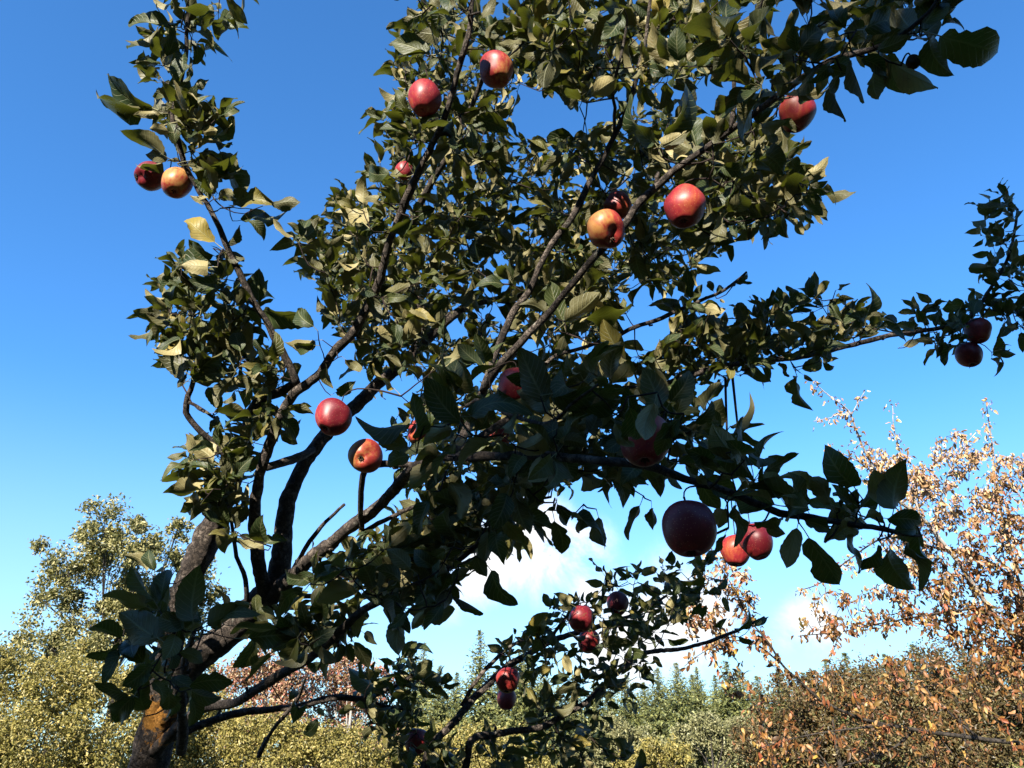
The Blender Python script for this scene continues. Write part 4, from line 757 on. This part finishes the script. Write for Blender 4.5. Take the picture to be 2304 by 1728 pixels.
# shrubs and small trees below it
b = ground_at(130, 21)
broad_tree('hedge_shrub', 'dense rounded yellow green shrub filling the lower left corner', b, 4.3, blobs_at(b, [(40,1540,100,0),(170,1515,85,.5),(110,1640,110,-1),(250,1560,90,0),(250,1680,100,-.5),(20,1690,110,-.5),(-90,1600,110,0),(-90,1720,100,0),(140,1750,100,-1)], 21), 52000, .10, M_f2, 1.2, .10, 9, sub=5)
b = ground_at(400, 24)
broad_tree('hedge_shrub', 'yellow green shrub behind the base of the apple trunk', b, 4.0, blobs_at(b, [(350,1560,80,0),(430,1600,80,0),(380,1690,100,0),(480,1680,90,0),(430,1500,50,.5)], 24), 24000, .10, M_f2, 1.1, .09, 9, sub=8)
b = ground_at(610, 30)
broad_tree('maple_tree', 'small tree turning red and orange behind the low boughs, lower left of centre', b, 6.5, blobs_at(b, [(590,1490,50,0),(530,1530,60,0),(660,1480,48,.5),(620,1530,60,0),(640,1570,75,0),(560,1630,80,-.5),(660,1660,90,0)], 30), 16000, .13, M_f3, 2.0, .10, 9, sub=6)
b = ground_at(800, 32)
broad_tree('maple_tree', 'pinkish red small tree with pale stems left of the spruces', b, 7.0, blobs_at(b, [(790,1490,42,0),(740,1530,50,0),(780,1545,60,0),(850,1530,40,0),(830,1580,60,0),(740,1610,60,0),(800,1660,85,0),(720,1680,70,-.5),(860,1670,60,.5)], 32), 15000, .14, M_f3, 2.0, .10, 9, bark=M_pale, sub=6)
b = ground_at(600, 23)
broad_tree('hedge_shrub', 'low yellow green shrub in front of the red tinted trees', b, 3.0, blobs_at(b, [(540,1660,60,0),(620,1650,55,0),(700,1670,60,0),(780,1690,60,0),(600,1730,80,-.5),(740,1740,80,-.5),(860,1720,70,0)], 23), 28000, .10, M_f2, .8, .07, 6, sub=8)

# spruces
def spruce_mesh(seed, h, r, dens=1.0):
    q = np.random.default_rng(seed); C = []; AX = []
    wa = Acc(); P, R = spline([[0, 0, -.1], [q.normal() * .05, 0, h * .5], [0, 0, h]], [h * .014, h * .009, h * .001], h * .05); wa.add(*tube(P, R, 7))
    n = int(80 * dens * 1.5)
    for k in range(n):
        f = (k + q.random()) / n; z = h * (.06 + .93 * f)
        L0 = r * ((1 - f) ** .78) * q.uniform(.6, 1.12) + h * .004
        for j in range(int(5 + 5 * (1 - f))):
            a = q.uniform(0, 6.28); L = L0 * q.uniform(.6, 1.12); d = np.array([math.cos(a), math.sin(a), 0])
            tilt = .55 * f - .18; m = max(3, int(L / (h * .011)))
            for s in range(m):
                u = (s + q.random()) / m
                p = np.array([0, 0, z]) + d * L * u + np.array([0, 0, 1]) * L * (tilt * u - .30 * u * (1 - f) + .22 * u * u)
                C.append(p + q.normal(size=3) * h * .004); AX.append(nrm(d * .6 + [0, 0, -.45 + .5 * f] + q.normal(size=3) * .55))
    C = np.array(C); AX = np.array(AX); m = len(C); x = np.cross(AX, q.normal(size=(m, 3))); x /= np.linalg.norm(x, axis=1)[:, None]
    L = h * .026 * (q.uniform(.5, 1.6, m) * np.clip(1.35 - C[:, 2] / h, .45, .8) * 1.3)[:, None]
    V = np.stack([C - x * L * .24, C + x * L * .24, C + AX * L], 1).reshape(-1, 3); T = np.arange(m * 3).reshape(-1, 3)
    return wa.mesh('trunk', M_bark2), mesh_np('crown', V, T, M_f6, None, np.repeat(q.random(m), 3), False)
SP = [spruce_mesh(50 + k, 15.0, rr, dd) for k, (rr, dd) in enumerate([(4.8, 1.4), (5.8, 1.3), (4.2, 1.4), (5.2, 1.25), (3.6, .8)])]
def spruce(px, py, d, var, label, wid=1.0, group='spruces along the wood'):
    top = at(px, py, d); h = top[2]
    t = thing('spruce_tree', label, 'tree', (top[0], top[1], 0), group)
    t.scale = (h / 15 * wid, h / 15 * wid, h / 15); t.rotation_euler = (0, 0, rng.uniform(0, 6.28))
    obj('trunk', SP[var][0], t); obj('crown', SP[var][1], t)
spruce(1081,1415,62,4,'tallest spruce of the wood with a thin pale top, left of centre',1.15)
spruce(1176,1448,60,0,'broad spruce behind the apple with a pale yellow patch',1.15)
spruce(928,1440,70,4,'leftmost spruce, its bare spindly top beside a second thin spire')
spruce(955,1444,76,4,'thin spruce spire just right of the leftmost spruce')
spruce(990,1497,66,2,'short dark spruce between the thin spires and the tallest spruce')
spruce(1028,1512,72,0,'small pointed spruce close left of the tallest spruce')
spruce(1120,1500,72,2,'spruce half hidden between the tallest spruce and the broad one')
spruce(1222,1492,74,3,'dark spruce close right of the broad spruce',.9)
spruce(1290,1516,80,1,'spruce standing alone in the dip of the tree line right of centre',1.0)
spruce(1335,1530,84,0,'small spruce at the lowest dip of the tree line')
spruce(1255,1540,78,1,'low spruce behind the hanging near leaves at lower centre')
ROW = [(1372,1535,84,3),(1408,1516,82,1),(1447,1534,90,0),(1478,1502,80,3),(1521,1490,78,0),(1556,1516,92,1),(1566,1500,80,2),(1608,1518,90,0),(1632,1486,80,2),(1661,1502,86,1),(1702,1520,92,3),(1752,1502,84,1),(1806,1512,90,0),(1856,1482,82,3),(1900,1468,80,2),(1946,1494,90,1),(1988,1470,82,0),(2052,1448,78,3),(2112,1474,88,1),(2165,1458,82,0),(2222,1478,88,3),(2275,1470,84,2)]
ORD = ['first','second','third','fourth','fifth','sixth','seventh','eighth','ninth','tenth','eleventh','twelfth','thirteenth','fourteenth','fifteenth','sixteenth','seventeenth','eighteenth','nineteenth','twentieth','twenty first','twenty second','twenty third','twenty fourth','twenty fifth','twenty sixth']
for i, (x, y, d, v) in enumerate(ROW): spruce(x, y, d, v, ORD[i] + ' spruce rightwards from the lowest dip of the tree line', rng.uniform(.95, 1.35), 'spruces in the right hand row')

# shrubs before the wood
b = ground_at(1020, 46)
broad_tree('hedge_shrub', 'yellow green bush below the tall spruces at the bottom centre', b, 4, blobs_at(b, [(930,1665,45,0),(1000,1665,45,0),(1080,1675,50,0),(1160,1680,50,0),(960,1710,60,0),(1080,1720,70,0),(1200,1710,60,0),(880,1690,50,0)], 46), 19000, .18, M_f2, 1.0, .1, 6, sub=7)
b = ground_at(1390, 48)
broad_tree('willow_shrub', 'silvery pale willow bush before the spruces, right of centre', b, 5, blobs_at(b, [(1380,1640,34,0),(1430,1675,40,0),(1340,1675,32,0),(1390,1715,55,0),(1480,1715,45,0),(1300,1720,50,0)], 48), 15000, .2, M_f4, .9, .1, 6, sub=6)
b = ground_at(1580, 46)
broad_tree('willow_shrub', 'larger silvery willow bush left of the rusty cherry branches', b, 5, blobs_at(b, [(1590,1625,34,0),(1550,1655,38,0),(1630,1660,45,0),(1580,1705,60,0),(1680,1700,55,0),(1500,1725,45,0),(1690,1650,40,1)], 46), 18000, .2, M_f4, .9, .1, 6, sub=6)
b = ground_at(1480, 40)
broad_tree('hedge_shrub', 'low bright yellow bush at the bottom edge between the two willows', b, 2.5, blobs_at(b, [(1470,1690,35,0),(1530,1700,35,0),(1420,1720,40,0),(1500,1740,45,0)], 40), 9000, .16, M_f2, .6, .08, 6, sub=6)
b = ground_at(1850, 30)
broad_tree('thicket_tree', 'brownish green thicket tree behind the drooping cherry branches', b, 6, blobs_at(b, [(1780,1580,70,0),(1860,1560,65,.5),(1940,1560,70,0),(1800,1660,90,0),(1920,1660,100,-.5),(1720,1660,70,0),(1860,1740,100,0)], 30), 34000, .14, M_f5, 1.5, .1, 8, sub=5)
b = ground_at(2130, 27)
broad_tree('thicket_tree', 'dense rusty brown thicket tree in the lower right corner', b, 6, blobs_at(b, [(2040,1560,80,0),(2130,1530,80,.5),(2230,1540,85,0),(2080,1660,100,0),(2200,1660,110,-.5),(2300,1620,100,0),(2150,1740,110,0)], 27), 40000, .13, M_f5, 1.5, .1, 8, sub=5)

# ------------------------------------------------------------------ autumn cherry at the right
CH_D = 8.5
CHL = [
 ([(2560,1900,8.6,40),(2520,1780,8.6,34),(2450,1640,8.6,26),(2380,1520,8.6,20),(2250,1400,8.5,14),(2150,1260,8.4,11),(2074,1167,8.4,9),(2000,1110,8.3,8),(1950,1030,8.3,6),(1920,965,8.3,5),(1902,923,8.3,4),(1860,890,8.3,3),(1819,854,8.3,2)],1),
 ([(2450,1640,8.6,16),(2370,1430,8.8,12),(2250,1276,8.9,8),(2110,1232,9.0,6),(2000,1205,9.0,5),(1920,1250,9.0,4),(1850,1310,9,3),(1790,1330,9,2)],0),
 ([(2500,1740,8.6,20),(2380,1690,8.3,14),(2200,1660,8.0,11),(2000,1630,7.8,9),(1864,1583,7.6,8),(1802,1535,7.6,7),(1750,1487,7.6,6),(1728,1447,7.6,5),(1680,1390,7.7,4),(1640,1320,7.7,3),(1570,1285,7.7,2)],0),
 ([(1750,1487,7.6,5),(1700,1450,7.5,4),(1640,1440,7.5,3),(1580,1465,7.5,2),(1540,1495,7.5,1.5)],0),
 ([(2370,1430,8.8,9),(2250,1380,8.6,6),(2150,1375,8.5,5),(1990,1400,8.4,4),(1900,1420,8.4,3),(1800,1430,8.4,2)],0),
 ([(2320,1420,8.8,9),(2280,1260,8.9,7),(2240,1110,9,5),(2230,1000,9,4),(2216,901,9,2)],1),
 ([(2074,1167,8.4,6),(2035,1050,8.5,4),(2012,970,8.5,3),(2008,912,8.5,2)],1),
 ([(1902,923,8.3,3),(1870,940,8.3,2.5),(1832,948,8.3,1.8)],1),
 ([(1912,940,8.3,3),(1930,905,8.3,2.5),(1945,880,8.3,1.8)],1),
 ([(2100,1200,8.5,5),(2130,1080,8.6,4),(2170,1010,8.6,3),(2200,975,8.6,2)],1),
 ([(1975,1070,8.3,5),(1920,1030,8.3,3),(1860,1005,8.3,2)],1),
 ([(2200,1660,8.0,8),(2100,1570,8.1,5),(2040,1500,8.2,3),(1960,1480,8.2,2)],0),
 ([(2000,1630,7.8,7),(1930,1640,7.6,5),(1800,1660,7.5,3),(1700,1690,7.4,2)],0),
 ([(2060,1640,7.9,7),(2000,1690,7.7,5),(1880,1730,7.6,3)],0),
 ([(2300,1500,8.6,8),(2200,1520,8.4,6),(2100,1540,8.3,4),(1980,1560,8.2,2)],0),
 ([(1640,1430,7.5,3),(1600,1390,7.5,2.5),(1560,1350,7.5,2)],0),
 ([(1690,1405,7.7,3),(1660,1340,7.8,2.5),(1610,1260,7.8,2),(1590,1235,7.8,1.5)],0),
]
cherry = thing('cherry_tree', 'autumn cherry tree at the right with drooping rust, orange and yellow leaves', 'tree', tuple(at(2560, 1900, 8.6) * [1, 1, 0]))
CO = np.array(cherry.location); CN = []
for pts, top in CHL:
    P = np.array([at(x, y, d) for x, y, d, r in pts]); R = np.array([r * d / FPX * .42 for x, y, d, r in pts])
    first = pts[0][0] == 2560
    if first:
        P = np.vstack([[P[0][0], P[0][1], -.2], P]); R = np.concatenate([[.16], R])
    S, SR = spline(P, R, .07); S = S + np.cumsum(rng.normal(size=S.shape), 0) * .002
    a = Acc(); a.add(*tube(S, SR, 8, .05)); obj('trunk' if first else 'branch', a.mesh('branch', M_pale if top else M_bark2), cherry, -CO)
    CN.append(S[max(2, len(S) // 8):])
CN = np.vstack(CN)
# fine twigs, then leaves hanging in tufts along them
CPATCH = [(640,[(2060,1060),(2130,960),(2304,1030),(2400,1100),(2400,1500),(2200,1500),(2060,1400),(1960,1300),(2010,1200)],8.2,9.4),
          (110,[(1600,1500),(1750,1480),(1900,1500),(2100,1440),(2350,1440),(2350,1760),(1700,1760),(1640,1620)],7.2,8.4),
          (44,[(1890,1060),(2000,980),(2070,1040),(2060,1120),(1960,1120)],8.2,8.8),
          (50,[(1560,1240),(1640,1230),(1700,1330),(1720,1440),(1600,1470),(1540,1440),(1560,1330)],7.4,8.0),
          (56,[(1850,1330),(1960,1260),(2060,1300),(2060,1400),(1900,1440),(1780,1420)],8.2,9)]
TG = []; 
for n, poly, d0, d1 in CPATCH:
    P = np.array(poly, float); k = 0
    while k < n:
        x, y = rng.uniform(P.min(0), P.max(0))
        if inside(poly, x, y): TG.append(at(x, y, rng.uniform(d0, d1))); k += 1
tw = Acc(); pts_leaf = []
nodes = [*CN]
TGa = np.array(TG); D = np.array([((CN - t) ** 2).sum(1).min() for t in TGa]); J = [int(((CN - t) ** 2).sum(1).argmin()) for t in TGa]
done = np.zeros(len(TGa), bool)
for _ in range(len(TGa)):
    i = int(np.where(done, 1e9, D).argmin()); done[i] = True; a_, b_ = nodes[J[i]], TGa[i]; L = math.sqrt(D[i])
    if L > 1.6: continue
    n = max(3, int(L / .06)); ts = np.linspace(0, 1, n + 1)
    P = np.array([a_ + (b_ - a_) * t + np.array([0, 0, .12 * L * math.sin(math.pi * t) - .10 * L * t]) + rng.normal(size=3) * .008 * (0 < t < 1) for t in ts])
    tw.add(*tube(P, np.linspace(.004 + .004 * L, .0025, n + 1), 4)); base = len(nodes); nodes += [*P[1:]]; pts_leaf += [*P[1:]]
    for q, p in enumerate(P[1:]):
        dd = ((TGa - p) ** 2).sum(1); m = (dd < D) & ~done
        for mm in np.where(m)[0]: D[mm] = dd[mm]; J[mm] = base + q
obj('twigs', tw.mesh('twigs', M_bark2), cherry, -CO, 'stuff')
outer = [p for pts, top in CHL for p in spline(np.array([at(x, y, d) for x, y, d, r in pts]), np.ones(len(pts)), .055)[0] if proj(p)[1] < 1640]
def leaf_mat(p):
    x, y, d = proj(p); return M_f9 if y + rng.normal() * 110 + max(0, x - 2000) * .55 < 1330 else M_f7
CL2 = []
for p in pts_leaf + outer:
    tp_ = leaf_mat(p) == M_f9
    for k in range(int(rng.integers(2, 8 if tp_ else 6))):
        ax = nrm(rng.normal(size=3) * .55 + [0, 0, -.75]); L = rng.uniform(.035, .078) if tp_ else rng.uniform(.045, .095)
        CL2.append((p + rng.normal(size=3) * .03, ax * L, rng.normal(size=3) + [0, -.2, .3], L))
CSH = [leaf_shape(5, 2, rr_.uniform(.3, .9), rr_.uniform(-.2, 1.3), 1.0, .40, tw=rr_.uniform(-.8, .8), seed=k, serr=.0, petiole=0) for k, rr_ in ((k, np.random.default_rng(700 + k)) for k in range(8))]
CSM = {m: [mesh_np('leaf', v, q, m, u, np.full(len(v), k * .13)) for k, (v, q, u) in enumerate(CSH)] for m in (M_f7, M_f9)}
def vis_size(c):
    x, y, d = proj(c[0]); return c[3] * FPX / d if (0 < x < 2304 and 0 < y < 1728) else 0
CL2.sort(key=lambda c: -vis_size(c))
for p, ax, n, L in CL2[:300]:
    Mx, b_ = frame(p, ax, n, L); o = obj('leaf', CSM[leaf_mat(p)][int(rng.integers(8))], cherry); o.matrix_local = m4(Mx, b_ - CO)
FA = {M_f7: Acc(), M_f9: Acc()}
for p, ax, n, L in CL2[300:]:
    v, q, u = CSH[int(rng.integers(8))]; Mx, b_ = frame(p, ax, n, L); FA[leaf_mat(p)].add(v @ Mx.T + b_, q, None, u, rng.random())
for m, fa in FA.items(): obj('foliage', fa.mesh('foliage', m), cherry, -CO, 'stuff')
print('cherry leaves', len(CL2))

# ------------------------------------------------------------------ neighbouring tree behind the viewpoint: its crown shades the nearest boughs
EU = np.array([math.cos(SUN_A), -math.sin(SUN_A), 0.0]); EV = np.cross(SUN, EU); EV = EV if EV[2] > 0 else -EV
def shade_pt(u, v, t): return np.array([0, 0, 0.]) + EU * u + EV * v + SUN * t
rng = np.random.default_rng(77)
SB = [(-.3,2.02,7.7,.58),(-2.7,1.2,7.5,1.1),(-1.6,1.4,7.8,1.0),(-.55,1.48,7.6,.95),(.3,1.75,7.8,.92),(1.2,2.8,8.0,1.05),(1.45,3.75,8.2,1.0),(2.2,1.8,7.6,1.2),(2.5,3.2,8.3,1.1)]
cen = np.mean([shade_pt(*s[:3]) for s in SB], axis=0); b = np.array([cen[0] + .4, cen[1] - .3, 0.0])
broad_tree('unseen_shade_tree', 'leafy neighbouring tree behind the viewpoint whose crown shades the nearest boughs', b, 8.0,
    [(*(shade_pt(*s[:3]) - b), s[3]) for s in SB], 76000, .14, M_f8, 3.6, .16, 9, sub=18)

# added row of unseen trees behind the viewpoint, blocking low sky light; shared meshes
tb = broad_tree('unseen_shade_tree', 'tall light blocking tree of the added row, straight behind the viewpoint', np.array([0.0, -15.0, 0.0]), 9.5,
    [(0,0,7.0,2.3),(-1.5,.3,5.2,2.3),(1.5,-.3,5.2,2.3),(0,1.2,3.6,2.3),(-1.4,0,2.2,2.0),(1.4,0,2.2,2.0)], 15000, .36, M_f8, 3.0, .2, 9, 'added light blocking trees behind the viewpoint', sub=14)
for u, w, s, lab in ((-5.2,-14.0,1.0,'just left of straight back'),(5.0,-15.5,1.05,'just right of straight back'),(-10.5,-12.0,1.0,'at the back left'),(10.4,-12.5,1.1,'at the back right'),(-15,-7.5,1.0,'on the left flank'),(15.0,-7.0,1.05,'on the right flank'),(-17.5,-2.0,.9,'at its left end'),(17.5,-1.5,.95,'at its right end')):
    r = tb.copy(); COL.objects.link(r); r.location = (u, w, 0); r.rotation_euler = (0, 0, rng.uniform(0, 6.28)); r.scale = (s, s, s); r['label'] = 'tall light blocking tree of the added row behind the viewpoint, ' + lab
    for ch in list(tb.children):
        c = ch.copy(); COL.objects.link(c); c.parent = r
